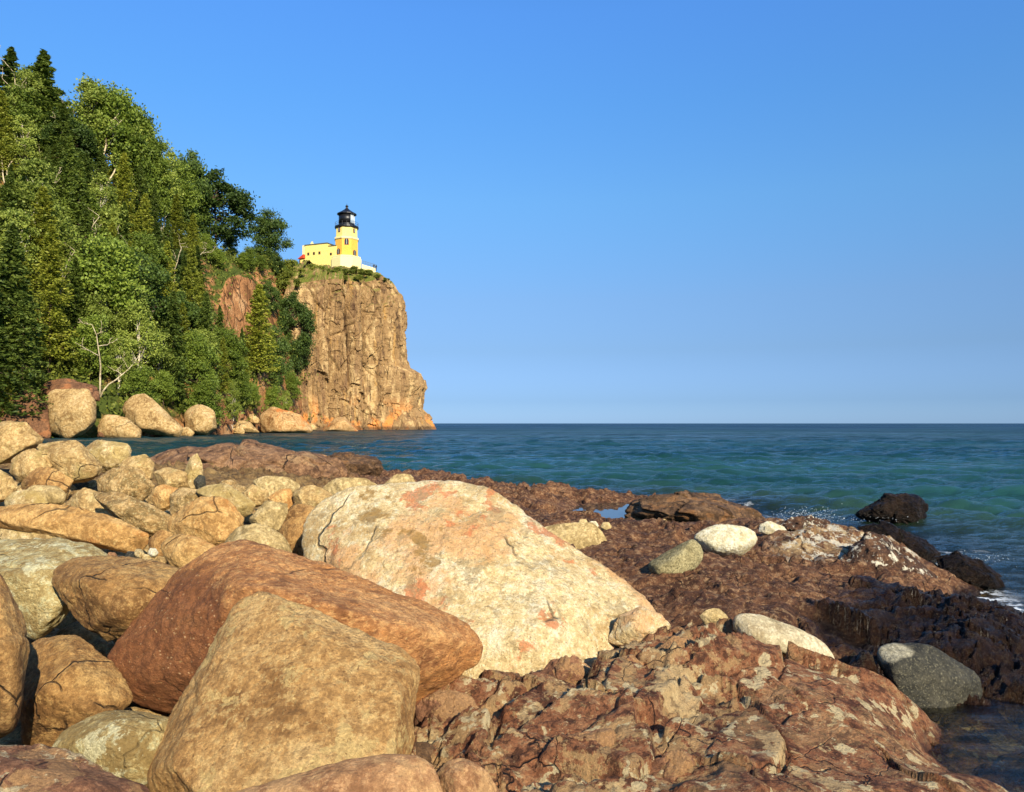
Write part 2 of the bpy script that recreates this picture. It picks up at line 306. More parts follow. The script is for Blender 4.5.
def build_shore():
    pxs = np.arange(-260, 1400, 1.7); ds = np.exp(np.arange(math.log(1.2), math.log(27), .0045))
    D, X = np.meshgrid(ds, pxs, indexing='ij'); sh = D.shape
    # coarse evaluation then bilinear
    px = X.ravel(); d = D.ravel()
    z = terr_base(px, d)
    x = (px - 512) / FPX * d; y = d
    p = np.stack([x, y, np.zeros_like(x)], 1)
    fore = sstep(5.0, 4.3, d) * sstep(380, 430, px)
    smooth = fore * sstep(640, 760, px + 60 * vnoise(p * 2, 5))
    frac = fore * (1 - smooth)
    wetm = sstep(800, 850, px + 25 * vnoise(p * 2.5, 8)) * sstep(4.35, 4.55, d) * sstep(7.0, 6.6, d + .3 * vnoise(p * 3, 9))
    mid = np.clip(1 - fore - wetm, 0, 1)
    wp = p + .12 * np.stack([fbm(p * 2.2, 3, 1), fbm(p * 2.2, 3, 2), 0 * x], 1)
    f1, f2, cr, of = voro(wp * np.array([2.1, 2.6, 1]), 11, 2); e = f2 - f1
    b1 = ((cr[:, 0] - .5) * .10 + (of[:, 0] * (cr[:, 1] - .5) + of[:, 1] * (cr[:, 2] - .5)) * .26) * sstep(0, .09, e) - .04 * (1 - sstep(0, .07, e))
    f1, f2, cr, of = voro(wp * np.array([6.5, 7.5, 1]) + 4, 12, 2); e2 = f2 - f1
    b2 = ((cr[:, 0] - .5) * .045 + (of[:, 0] * (cr[:, 1] - .5) + of[:, 1] * (cr[:, 2] - .5)) * .13) * sstep(0, .10, e2) - .014 * (1 - sstep(0, .09, e2))
    f1, f2, cr, of = voro(wp * 19 + 4, 13, 2)
    b3 = ((cr[:, 0] - .5) * .012 + (of[:, 0] * (cr[:, 1] - .5) + of[:, 1] * (cr[:, 2] - .5)) * .03) * sstep(0, .25, f2 - f1)
    def ledge(ang, wd, A, sd, wp_=.22):
        ca, sa = math.cos(math.radians(ang)), math.sin(math.radians(ang))
        t = (x * ca + y * sa + wp_ * fbm(p * (1.1 / wd * .35), 4, sd)) / wd
        i = np.floor(t); f = t - i; rnd = _h(i.astype(np.int64), np.floor((x * -sa + y * ca) / (wd * 2.3) + .35 * i).astype(np.int64), 0 * i.astype(np.int64), sd)
        prof = np.where(f < .9, f / .9, 1 - (f - .9) / .1)
        return A * (prof - .5) * (.35 + rnd)
    lg = ledge(62, .42, .11, 51) + ledge(148, .30, .075, 52) + ledge(100, .17, .04, 53, .1)
    lg2 = ledge(70, .8, .11, 54) + ledge(130, .5, .06, 55) + ledge(20, .3, .03, 56)
    n1 = fbm(p * 1.3, 5, 21); n2 = fbm(p * 5.5, 5, 22); n3 = fbm(p * 24, 4, 24, .6); rg = fbm(wp * 2.4, 5, 23, .55, True)
    poolm = sstep(1.25, .8, np.sqrt(((px - 655) / 95) ** 2 + ((d - 13.0) / 1.7) ** 2)); z = z * (1 - poolm) + .05 * poolm
    z = z - .015 * mid * sstep(9, 6, d)
    n1_ = fbm(p * 1.9, 3, 61)
    hz = z + frac * (.45 * lg + 1.2 * b1 + 1.0 * b2 * sstep(-.5, .5, n1_) + .6 * b3 + .006 * n3) \
        + smooth * (.35 * lg2 + .55 * b1 + .25 * b2 * sstep(0, .8, n1_) + .15 * b3 + .03 * n1 + .006 * n2 + .0015 * n3) \
        + wetm * (.4 * lg2 + .7 * b1 + .9 * b2 + 1.3 * b3 + .02 * n2 + .008 * n3) \
        + mid * (1 - .85 * poolm) * (.45 * lg2 + .6 * b1 * sstep(4, 8, d) + .45 * b2 + .35 * b3 + .045 * n1 + .020 * rg + .012 * n2 + .004 * n3) * (1 + .5 * sstep(8, 15, d))
    V = np.stack([x, y, hz], 1)
    lich = np.clip(fore * .9 + .6 * sstep(.30, .40, hz) * sstep(760, 800, px) * sstep(7, 7.6, d), 0, 1)
    wet = np.clip(wetm + sstep(.11, .03, hz + .05 * n1) * (1 - fore * .5), 0, 1)
    bare = sstep(360, 430, px + (d - 6) * 12)
    dirt = 1 - sstep(300, 380, px)
    wet *= (1 - .0 * dirt)
    me = mesh_np('bedrock_shore', V, grid_faces(*sh), None, True, {'fore': fore, 'smoothz': smooth, 'wet': wet, 'lich': lich, 'pile': dirt, 'ridge': sstep(760, 800, px) * sstep(7.2, 7.8, d) * sstep(.2, .33, hz)})
    return me

def shore_mat():
    m = NM('red_brown_bedrock'); v = m.tc
    vw = m.warp(v, 1.6, .35)
    n = m.math('ADD', m.math('MULTIPLY', m.noise(vw, 1.6, 9, .65), .55), m.math('MULTIPLY', m.noise(v, 9, 7, .7), .45))
    midc = m.mix(m.mr(n, .40, .49), S(76, 50, 34), S(134, 92, 62)); midc = m.mix(m.mr(n, .52, .62), midc, S(184, 136, 92))
    forc = m.mix(m.mr(n, .40, .49), S(120, 72, 48), S(180, 118, 78)); forc = m.mix(m.mr(n, .52, .62), forc, S(216, 156, 106))
    mo = m.noise(m.warp(v, 12, .05), 17, 7, .74)
    # orange oxide
    forc = m.mix(m.math('MULTIPLY', m.mr(m.noise(vw, 1.9, 6, .6), .58, .66), .6), forc, S(204, 128, 74))
    c = m.mix(m.attr('fore'), midc, forc)
    c = m.mix(m.mr(mo, .42, .49, .75, 0), c, S(66, 42, 30)); c = m.mix(m.mr(mo, .53, .6, 0, .55), c, S(222, 180, 130))
    c = m.mix(m.attr('pile'), c, m.mix(m.mr(n, .4, .6), S(120, 92, 54), S(186, 152, 96)))
    li = m.attr('lich')
    p1 = m.mr(m.noise(m.warp(v, 7, .08), 5.5, 9, .74), .505, .52)
    p1 = m.math('MULTIPLY', p1, m.mr(m.attr('smoothz'), 0, 1, .85, .35))
    c = m.mix(m.math('MULTIPLY', p1, m.math('MULTIPLY', li, .85)), c, S(232, 192, 130))
    p2 = m.mr(m.noise(m.warp(v, 9, .05), 8.5, 6, .62), .575, .59)
    c = m.mix(m.math('MULTIPLY', p2, m.math('MULTIPLY', li, .95)), c, S(255, 232, 176))
    p4 = m.mr(m.noise(m.warp(v, 9, .08), 2.0, 8, .64), .585, .6)
    c = m.mix(m.math('MULTIPLY', p4, m.math('MULTIPLY', li, .9)), c, S(248, 212, 150))
    p3 = m.mr(m.noise(m.co((1, 1, 1), (5, 2, 0)), 12, 6, .7), .55, .6)
    c = m.mix(m.math('MULTIPLY', p3, .5), c, S(74, 44, 34))
    rg = m.mr(m.noise(m.warp(v, 6, .2), 7, 7, .7), .53, .56)
    c = m.mix(m.math('MULTIPLY', rg, m.attr('ridge')), c, S(246, 234, 204))
    g = m.noise(v, 120, 4, .8)
    c = m.mix(m.mr(g, .35, .7, .0, .5), m.mix(.45, c, S(60, 36, 26)), c)
    sp = m.mr(m.noise(v, 46, 3, .7), .63, .68)
    c = m.mix(m.math('MULTIPLY', sp, .5), c, S(222, 184, 130))
    wt = m.attr('wet')
    wetc = m.mix(m.mr(m.noise(v, 7, 7, .7), .4, .65), S(10, 7, 5), S(34, 23, 16))
    gz = m.n.new('ShaderNodeSeparateXYZ'); m.L(v, gz.inputs[0])
    wetc = m.mix(m.mr(gz.outputs[2], -.015, -.05), wetc, m.mix(m.mr(n, .42, .58), S(96, 76, 44), S(156, 126, 78)))
    c = m.mix(m.math('MULTIPLY', wt, .92), c, wetc)
    h = m.math('ADD', m.math('MULTIPLY', m.noise(v, 32, 9, .76), .9), m.math('MULTIPLY', m.noise(v, 8, 5, .6), .5))
    h = m.math('ADD', h, m.math('MULTIPLY', m.voro(m.warp(v, 9, .1), 13), m.math('MULTIPLY', wt, .9)))
    e = m.voro(m.warp(m.warp(v, 3.5, .25), 20, .03), 3.2, 'DISTANCE_TO_EDGE'); ck = m.mr(e, 0, .014, 1, 0)
    ck = m.math('MULTIPLY', ck, m.mr(m.noise(v, 2.2, 2, .5), .46, .6))
    c = m.mix(m.math('MULTIPLY', ck, .8), c, S(50, 28, 20)); h = m.math('SUBTRACT', h, ck)
    m.put(m.b.inputs['Base Color'], c); m.put(m.b.inputs['Roughness'], m.mr(wt, 0, 1, .85, .25))
    m.put(m.b.inputs['Specular IOR Level'], m.mr(wt, 0, 1, .2, .18))
    m.put(m.b.inputs['Normal'], m.bump(h, 1, .05))
    return m.m
me = build_shore(); me.materials.append(shore_mat()); shore = link('bedrock_shore', me); tag(shore, 'red brown bedrock ledges running down to the lake, pale lichen near the camera', 'bedrock shore', kind='structure')

# ------------------------------------------------------------------ water
def build_water():
    pxs = np.concatenate([np.arange(-1500, -200, 12), np.arange(-200, 1250, 2.3), np.arange(1250, 2600, 12)])
    ys = []; d = 2.2
    while d < 14000:
        ys.append(d); d *= 1 + (.006 if d < 12 else .0048 if d < 70 else .0085 if d < 200 else .03)
    ds = np.array(ys); D, X = np.meshgrid(ds, pxs, indexing='ij'); sh = D.shape
    px = X.ravel(); d = D.ravel(); x = (px - 512) / FPX * d; y = d
    tb = np.full(len(x), -6.); m = (d < 27) & (px > -260) & (px < 1400); tb[m] = terr_base(px[m], d[m])
    dep = np.clip(-tb, 0, 6)
    rng = np.random.RandomState(4); z = np.zeros_like(x)
    gx = np.maximum(np.where(d < 70, .005, .0085) * d, 2.3 / FPX * d)
    ux = x + .5 * fbm(np.stack([x * .25, y * .25, 0 * x], 1), 2, 3); uy = y + .5 * fbm(np.stack([x * .25, y * .25, 0 * x], 1), 2, 7)
    for k in range(64):
        L = 0.32 * (11 ** (k / 63.)); a = .0110 * L ** .62
        th = math.radians(250 + rng.uniform(-48, 48)); kx, ky = math.cos(th), math.sin(th)
        ph = rng.uniform(0, 6.28); fade = sstep(2.2, 4.0, L / gx)
        q = (ux * kx + uy * ky) * 2 * math.pi / L + ph
        z += a * fade * (np.sin(q) + .32 * np.cos(2 * q))
    grp = .65 + .5 * (vnoise(np.stack([x * .12, y * .16, 0 * x], 1), 31) * .5 + .5)
    calm = np.clip(.18 + .82 * sstep(6, 16, d) * np.clip(dep / .8, .25, 1), 0, 1)
    z *= grp * calm * sstep(600, 150, d)
    # swell shouldering in on the right
    yy = 17.5 + .5 * vnoise(np.stack([x * .3, 0 * x, 0 * x], 1), 41); sw = np.exp(-((y - yy) / .42) ** 2) * sstep(5.8, 8, x) * sstep(20, 14, x)
    z += .20 * sw
    yy = 25 + .6 * vnoise(np.stack([x * .3, 0 * x, 0 * x], 1), 42); z += .10 * np.exp(-((y - yy) / .5) ** 2) * sstep(1.5, 4, x) * sstep(9, 7, x)
    yy = 13.2 + .3 * vnoise(np.stack([x * .5, 0 * x, 0 * x], 1), 43); z += .05 * np.exp(-((y - yy) / .25) ** 2) * sstep(6.6, 7.6, x)
    foam = np.maximum(sstep(.22, .02, dep), .75 * sstep(.5, .1, dep) * sstep(.35, .7, vnoise(np.stack([x * .9, y * 2.2, 0 * x], 1), 55))) * (d > 6.2) * (px > 700) * (dep > 0)
    me = mesh_np('lake_water', np.stack([x, y, z], 1), grid_faces(*sh), None, True, {'depthw': dep, 'foamw': foam, 'dist': d})
    return me
def water_mat():
    m = NM('lake_water'); v = m.tc
    dist = m.attr('dist'); dep = m.attr('depthw')
    # open water body colour: greener inshore, bluer offshore
    c = m.mix(m.mr(dist, 12, 60), S(20, 52, 46), S(14, 48, 54)); c = m.mix(m.mr(dist, 40, 400), c, S(10, 44, 70))
    pt = m.noise(m.co((.012, .05, 1)), 1, 4, .6); c = m.mix(m.mr(pt, .42, .62, 0, .4), c, S(46, 86, 84))
    c = m.mix(m.mr(dep, .1, 1.5, .8, 0), c, S(52, 64, 40))
    # ripples
    h1 = m.noise(m.co((.8, 1.7, 1)), 4.5, 6, .7, .6); h2 = m.noise(m.co((.55, 1.5, 1), (3, 3, 0)), .9, 7, .7, .4)
    h3 = m.noise(m.co((.35, 1.4, 1), (7, 3, 0)), .10, 6, .68, .3)
    n = m.bump(h1, m.mr(dist, 4, 60, .8, 1.), .045)
    n = m.bump(h2, m.mr(dist, 15, 60, 0, 1.), .16, n)
    n = m.bump(h3, m.mr(dist, 60, 400, 0, 1.), 1.3, n)
    body = m.n.new('ShaderNodeBsdfDiffuse'); m.put(body.inputs[0], c); m.put(body.inputs['Normal'], n)
    gs = m.n.new('ShaderNodeBsdfGlossy'); m.put(gs.inputs['Roughness'], m.mr(dist, 5, 300, .05, .25)); m.put(gs.inputs['Normal'], n)
    fs = m.n.new('ShaderNodeFresnel'); fs.inputs['IOR'].default_value = 1.33; m.put(fs.inputs['Normal'], n)
    cap = m.math('MINIMUM', m.math('MULTIPLY', fs.outputs[0], .85), m.mr(dist, 15, 200, .75, .30))
    ruf = m.mr(m.noise(m.co((.10, .55, 1), (1, 4, 0)), 1, 8, .78, .3), .40, .60, .45, 1.3)
    ruf2 = m.mr(m.noise(m.co((.012, .045, 1), (5, 1, 0)), 1, 8, .75, .3), .40, .60, .5, 1.25)
    ruf = m.math('MULTIPLY', m.mr(dist, 14, 30, 1, ruf), m.mr(dist, 60, 160, 1, ruf2)); cap = m.math('MINIMUM', m.math('MULTIPLY', cap, ruf), .9)
    sea = m.n.new('ShaderNodeMixShader'); m.put(sea.inputs[0], cap); m.L(body.outputs[0], sea.inputs[1]); m.L(gs.outputs[0], sea.inputs[2])
    # clear shallows: tinted transparency under a Fresnel reflection
    tr = m.n.new('ShaderNodeBsdfTransparent'); m.put(tr.inputs[0], m.mix(m.mr(dep, 0, .5), (.93, .94, .86), (.45, .55, .40)))
    gl = m.n.new('ShaderNodeBsdfGlossy'); gl.inputs['Roughness'].default_value = .04; m.put(gl.inputs['Normal'], n)
    fr = m.n.new('ShaderNodeFresnel'); fr.inputs['IOR'].default_value = 1.33; m.put(fr.inputs['Normal'], n)
    sh = m.n.new('ShaderNodeMixShader'); m.put(sh.inputs[0], fr.outputs[0]); m.L(tr.outputs[0], sh.inputs[1]); m.L(gl.outputs[0], sh.inputs[2])
    mx = m.n.new('ShaderNodeMixShader'); m.put(mx.inputs[0], m.mr(dep, .05, 1.1)); m.L(sh.outputs[0], mx.inputs[1]); m.L(sea.outputs[0], mx.inputs[2])
    # foam along the wash line and on a few crests
    df = m.n.new('ShaderNodeBsdfDiffuse'); df.inputs[0].default_value = (.8, .83, .82, 1)
    fn = m.mr(m.noise(m.warp(v, 5, .3), 5, 8, .75), .5, .58)
    ff = m.math('MULTIPLY', fn, m.attr('foamw'))
    caps = m.math('MULTIPLY', m.mr(m.noise(m.co((.10, .5, 1), (2, 9, 0)), 1, 6, .8), .74, .77), m.mr(dist, 50, 120))
    ff = m.math('MAXIMUM', ff, m.math('MULTIPLY', caps, .8))
    fx = m.n.new('ShaderNodeMixShader'); m.put(fx.inputs[0], ff); m.L(mx.outputs[0], fx.inputs[1]); m.L(df.outputs[0], fx.inputs[2])
    m.L(fx.outputs[0], m.o.inputs[0]); return m.m
WM = water_mat()
me = build_water(); me.materials.append(WM); lake = link('lake_water', me); tag(lake, 'choppy teal lake stretching to the horizon', 'water', kind='structure')
# far lakebed under everything so the shallows never look empty
bedm = rock_mat('lakebed', S(50, 46, 32), S(72, 66, 44), S(96, 86, 58), .8, off=2.)
b = MB(); b.box(-400, 400, 3, 600, -8, -7.0); o = b.build('lake_bed', bedm); tag(o, 'dark stony bottom of the lake', 'lake bed', kind='structure')
# rock pools on the ledge: still water held above lake level
pm = NM('still_pool_water'); pm.b.inputs['Base Color'].default_value = (.02, .025, .02, 1); pm.b.inputs['Roughness'].default_value = .02; pm.b.inputs['IOR'].default_value = 1.33
pm.put(pm.b.inputs['Normal'], pm.bump(pm.noise(pm.tc, 6, 2, .5), .25, .004))
n = 40; pts = []
for k in range(n):
    a = 2 * math.pi * k / n; px = 655 + 95 * math.cos(a); dd = 13.1 + 1.9 * math.sin(a)
    pts.append(PXZ(px, dd, .125))
b = MB(); b.add([tuple(p) for p in pts] + [(p[0], p[1], -.1) for p in pts], [tuple(range(n))] + [(k, (k + 1) % n, n + (k + 1) % n, n + k) for k in range(n)] + [tuple(range(2 * n - 1, n - 1, -1))])
o = b.build('pool_water', pm.m); tag(o, 'still sky reflecting rock pool on the bedrock ledge', 'rock pool', kind='structure')

# ------------------------------------------------------------------ boulders
_ico = {}
def ico(s):
    if s not in _ico:
        bm = bmesh.new(); bmesh.ops.create_icosphere(bm, subdivisions=s, radius=1)
        V = np.array([v.co[:] for v in bm.verts]); F = np.array([[v.index for v in f.verts] for f in bm.faces]); bm.free()
        V /= np.linalg.norm(V, axis=1)[:, None]; _ico[s] = (V, F)
    return _ico[s]
def hull_radial(H, mat, sub, k, seed, amp, name, block=0., fineamp=1.):
    """H: hull points in world; returns (mesh, base location)"""
    lo, hi = H.min(0), H.max(0); c = (lo + hi) / 2; S3 = (hi - lo) / 2
    Q = (H - c) / S3
    bm = bmesh.new()
    for q in Q: bm.verts.new(q)
    bmesh.ops.convex_hull(bm, input=bm.verts)
    pl = set()
    for f in bm.faces:
        f.normal_update(); n = f.normal; hgt = n.dot(f.verts[0].co)
        if hgt < 0: n = -n; hgt = -hgt
        if f.calc_area() > 1e-5: pl.add((round(n.x, 2), round(n.y, 2), round(n.z, 2), round(max(hgt, .05), 3)))
    vs_ = np.array([v.co[:] for v in bm.verts]); bm.free(); pl = sorted(pl)
    if block > .15:
        rr = random.Random(int(seed) * 31 + 7)
        for _ in range(13):
            n_ = np.array([rr.uniform(-.8, .8), rr.uniform(-1, -.35), rr.uniform(-.35, .9)]); n_ /= np.linalg.norm(n_)
            pl.append((*n_, float((vs_ @ n_).max()) * rr.uniform(.74, .92)))
    pl = np.array(pl)
    U, F = ico(sub)
    acc = np.zeros(len(U))
    for i in range(0, len(U), 20000):
        dt = U[i:i + 20000] @ pl[:, :3].T / pl[:, 3][None, :]
        acc[i:i + 20000] = (np.clip(dt, 0, None) ** (k * 2.4)).sum(1)
    r = acc ** (-1. / (k * 2.4)) * (1.02 if k < 25 else 1.005)
    W = U * r[:, None] * S3
    size = float(np.mean(S3)); nd = W / np.linalg.norm(W, axis=1)[:, None]
    p = W + seed * 7.31
    if amp:
        q = p / size
        disp = .018 * fbm(q * .9, 3, seed) + .015 * fbm(q * 3, 4, seed + 5) + .014 * fbm(q * 9, 4, seed + 9, .65) * fineamp + .004 * fbm(q * 2.4, 4, seed + 3, .6, True)
        f1, f2, cr, of = voro(q * 1.6 + .3 * np.stack([vnoise(q * 2, 1), vnoise(q * 2, 2), vnoise(q * 2, 3)], 1), seed)
        eg = f2 - f1
        disp += .07 * block * ((cr[:, 0] - .5) + (of * (cr - .5)).sum(1) * 1.5) * sstep(0, .16, eg) - .03 * block * (1 - sstep(0, .10, eg))
        f1, f2, cr, of = voro(q * 4.2 + .2 * np.stack([vnoise(q * 5, 1), vnoise(q * 5, 2), vnoise(q * 5, 3)], 1), seed + 40)
        eg = f2 - f1; disp += .028 * min(block, 1) * ((cr[:, 0] - .5) + (of * (cr - .5)).sum(1) * 1.5) * sstep(0, .2, eg)
        W = W + nd * (disp * amp * size)[:, None]
    W = W + c
    base = np.array([c[0], c[1], W[:, 2].min()])
    me = mesh_np(name, W - base, F, mat)
    return me, base
GRP = 'boulders piled along the left shore'
def dpile(y):
    t = [(437, 14), (450, 12.5), (460, 11), (480, 9.5), (500, 8), (530, 6.6), (560, 5.6), (600, 4.7), (640, 4.05), (700, 3.4), (780, 2.8), (850, 2.45)]
    return float(np.interp(y, [a for a, _ in t], [b for _, b in t]))
_seed = [0]
def boulder(label, poly, mat, d=None, t=None, k=28, sub=6, amp=.85, ext=.1, fronts=None, name='boulder', cat='boulder', group=GRP, tops=(.0, -.0), block=.5, tilt=.0, fine=1.):
    _seed[0] += 1; sd = _seed[0]; rng = random.Random(sd)
    A = np.array(poly, float); y0, y1 = A[:, 1].min(), A[:, 1].max(); hgt = y1 - y0; wid = np.ptp(A[:, 0])
    if d is None: d = dpile(y1)
    if t is None: t = .36 * min(wid, hgt * 1.5) / FPX * d; d = d + t * .5
    if group == GRP: A = A.mean(0) + (A - A.mean(0)) * 1.05
    A[:, 1] += np.where(A[:, 1] > (y0 + y1) / 2, ext * hgt * (A[:, 1] - (y0 + y1) / 2) / (hgt / 2 + 1e-6), 0)
    cx, cy_ = A.mean(0)
    # tilt leans the outline plane: upper points sit deeper, so top faces catch the light
    def dd(y): return d + tilt * t * (cy_ - y) / (hgt / 2)
    H = [P(x, y, dd(y)) for x, y in A]
    for (x, y) in A[::2]:
        jx, jy = rng.uniform(.45, .75), rng.uniform(.45, .75)
        H.append(P(cx + (x - cx) * jx, cy_ + (y - cy_) * jy + .1 * hgt, d - t * rng.uniform(.65, 1.)))
        H.append(P(cx + (x - cx) * jx, cy_ + (y - cy_) * jy - .0 * hgt, d + t * rng.uniform(.8, 1.2)))
    if fronts: H = H[:len(A)] + [P(*f) for f in fronts] + H[len(A) + 1::2]
    me, base = hull_radial(np.array(H), mat, sub, k, sd, amp, name, block, fine)
    o = link(name, me, base); tag(o, label, cat, group); return o

BL = [
 # far end of the pile
 ('tan boulder highest at the left edge, against the shaded bank', [(-20,425),(0,421),(8,422),(26,423),(43,439),(40,445),(22,452),(12,458),(-20,462)], 'tan', {}),
 ('big smooth tan boulder below the shaded bank, widest of the far end', [(36,443),(75,439),(82,445),(102,465),(99,472),(88,478),(66,478),(48,466)], 'tan', {}),
 ('small tan boulder leaning on the big smooth tan one from the left', [(12,458),(32,447),(44,451),(52,465),(40,476),(20,479),(10,470)], 'tan', {}),
 ('two lobed pale tan boulder right of the big smooth one by the water', [(85,446),(95,440),(113,442),(127,444),(131,452),(127,465),(113,470),(103,469),(91,458)], 'pale', {}),
 ('dark topped wedge stone with orange right end, left edge', [(18,485),(38,466),(55,469),(73,480),(67,490),(40,494),(20,489)], 'brownt', dict(k=30)),
 ('rounded brown stone cut by the left edge above the pale oval', [(-25,468),(0,470),(12,477),(17,487),(10,497),(-25,503)], 'tan', {}),
 ('pale oval cobble at the left edge beside the flat greenish one', [(4,500),(12,492),(26,489),(40,492),(48,502),(40,510),(6,510)], 'pale', dict(k=8, block=0)),
 ('smooth flat greenish grey cobble beside the pale oval one', [(27,489),(34,485),(57,486),(66,493),(64,502),(54,505),(38,500)], 'greent', dict(k=8, block=0)),
 ('rounded tan boulder next to the water behind the speckled one', [(115,468),(129,457),(145,454),(154,463),(152,477),(130,482)], 'tan', {}),
 ('big speckled tan boulder in the middle of the far pile', [(97,477),(105,471),(121,467),(139,468),(154,485),(149,493),(141,499),(121,497),(99,490)], 'speck', {}),
 ('plain tan boulder between the greenish cobble and the speckled slope stone', [(67,499),(85,488),(101,493),(113,507),(117,523),(91,519),(69,507)], 'tan', {}),
 ('long speckled stone sloping down to the right behind the flat slab', [(90,492),(117,491),(141,501),(170,515),(168,529),(149,533),(133,527),(113,515),(101,499)], 'speck', dict(k=24)),
 ('long flat ochre slab with a dark right end, left side', [(-20,507),(36,503),(67,506),(105,515),(123,522),(147,533),(145,545),(131,551),(105,545),(85,533),(40,524),(-20,523)], 'tan2', dict(k=30, ext=.05)),
 ('pale slab right under the long flat ochre slab', [(-10,524),(20,517),(57,523),(95,539),(99,548),(55,549),(-10,549)], 'pale', dict(k=24)),
 ('big yellow lichened boulder at the left edge above the dark gap', [(-45,550),(0,541),(55,540),(81,543),(105,556),(98,578),(67,608),(52,628),(35,637),(5,612),(-45,600)], 'yellow', dict(ext=0, sub=6, k=24, d=4.35, t=.33, tilt=.5)),
 ('brown tan boulder left of the big rusty boulder', [(56,572),(73,560),(89,557),(113,558),(150,562),(183,572),(167,594),(149,620),(129,634),(105,643),(85,627),(70,608),(55,585)], 'brownt', dict(ext=0, sub=6, k=22, d=4.0, t=.3, tilt=.5)),
 ('barrel shaped ochre stone behind the rusty boulder', [(160,546),(166,536),(180,533),(200,538),(224,550),(217,564),(190,578),(174,568)], 'tan2', dict(k=10, block=.2)),
 ('plain tan boulder with a curved crack behind the barrel shaped stone', [(166,518),(180,508),(201,498),(219,497),(233,503),(243,517),(240,530),(223,550),(201,546),(172,534)], 'tan2', dict(sub=6)),
 ('smooth rounded whitish boulder with a dark underside behind the cracked pale one', [(196,491),(208,485),(227,484),(240,491),(256,503),(251,512),(240,515),(228,508),(205,500)], 'pale', dict(k=9, block=.0)),
 ('upright pale pointed stone standing against the red ridge', [(184,472),(189,459),(197,454),(202,462),(204,484),(194,490),(187,486)], 'pale', dict(k=24, d=8.9, t=.08)),
 ('small dark stone at the foot of the upright pointed one', [(193,482),(199,474),(205,476),(206,488),(198,491)], 'dark', dict(d=8.6, t=.06)),
 ('greenish tan boulder at the top of the pile under the red ridge', [(253,480),(266,476),(287,477),(301,484),(296,491),(281,499),(262,498)], 'greent', {}),
 ('small tan boulder left below the greenish one by the red ridge', [(243,492),(253,485),(268,491),(269,502),(254,505),(245,500)], 'tan', {}),
 ('small triangular tan stone between two larger tan blocks, mid pile', [(268,497),(280,490),(291,488),(294,502),(286,512),(274,510)], 'tan2', dict(k=28)),
 ('flat topped tan block left of the big cream boulder, upper row', [(292,489),(313,485),(328,490),(336,499),(326,507),(313,514),(296,505)], 'tan', dict(k=24)),
 ('grey tan stone below the small triangular one', [(248,520),(266,501),(287,504),(287,514),(279,529),(262,528)], 'greent', dict(k=24)),
 ('tan stone touching the shoulder of the big cream boulder', [(283,514),(300,502),(318,508),(322,518),(308,528),(288,526)], 'brownt', {}),
 ('brown tan stone wedged against the left side of the cream boulder', [(277,530),(283,519),(300,516),(316,519),(312,536),(314,556),(300,563),(292,560),(285,545)], 'brownt', dict(k=22)),
 ('round pale boulder with a curved crack just behind the rusty boulder', [(222,546),(228,536),(236,528),(253,523),(268,525),(281,533),(290,548),(294,566),(270,576),(225,566)], 'greent', dict(k=9, sub=6, block=.1)),
 ('low flat olive boulder behind the top of the cream boulder', [(322,487),(335,478),(365,478),(380,487),(360,499),(335,500)], 'greent', dict(k=14)),
 ('small flat olive stone peeping over the cream boulder', [(380,487),(396,474),(412,474),(417,485),(400,494)], 'greent', {}),
 ('small white triangular stone between cream and rusty boulders', [(294,566),(312,549),(315,574),(300,580)], 'white', dict(k=26, d=5.2, t=.06)),
 ('flat tan stone just left of the upright pointed one', [(153,472),(164,466),(186,472),(188,486),(160,490)], 'tan', {}),
 ('ochre stone below the flat tan one, centre of the far pile', [(152,489),(164,484),(178,488),(176,503),(160,510),(152,500)], 'tan2', {}),
 ('speckled tan stone under the upright pointed one', [(170,495),(182,487),(202,490),(206,501),(186,513),(171,513)], 'speck', {}),
 ('small brown stone behind the yellow lichened boulder', [(148,538),(160,530),(172,532),(172,548),(160,556),(150,550)], 'brownt', {}),
 # near left
 ('tall brown boulder cut by the left edge of the view', [(-110,585),(-50,565),(0,575),(12,592),(23,619),(27,642),(19,662),(21,700),(15,724),(0,738),(-60,750),(-110,700)], 'brownt', dict(ext=0, sub=6, d=3.05, t=.3, k=12)),
 ('five sided tan boulder in the dark gap, left foreground', [(18,668),(32,641),(50,641),(76,636),(93,654),(114,666),(130,695),(124,707),(86,721),(56,750),(25,750),(28,692)], 'brownt', dict(ext=0, sub=6, d=3.45, t=.22, k=24, tilt=.6)),
 ('low yellowish lichened boulder between tan boulder and golden slab', [(52,750),(62,733),(85,719),(105,711),(129,710),(175,721),(166,755),(146,785),(120,784),(95,772)], 'yellow', dict(ext=0, sub=6, d=3.05, t=.2, k=12, block=.2, tilt=.5)),
]
for lab, poly, mk, kw in BL: boulder(lab, poly, M[mk], **kw)

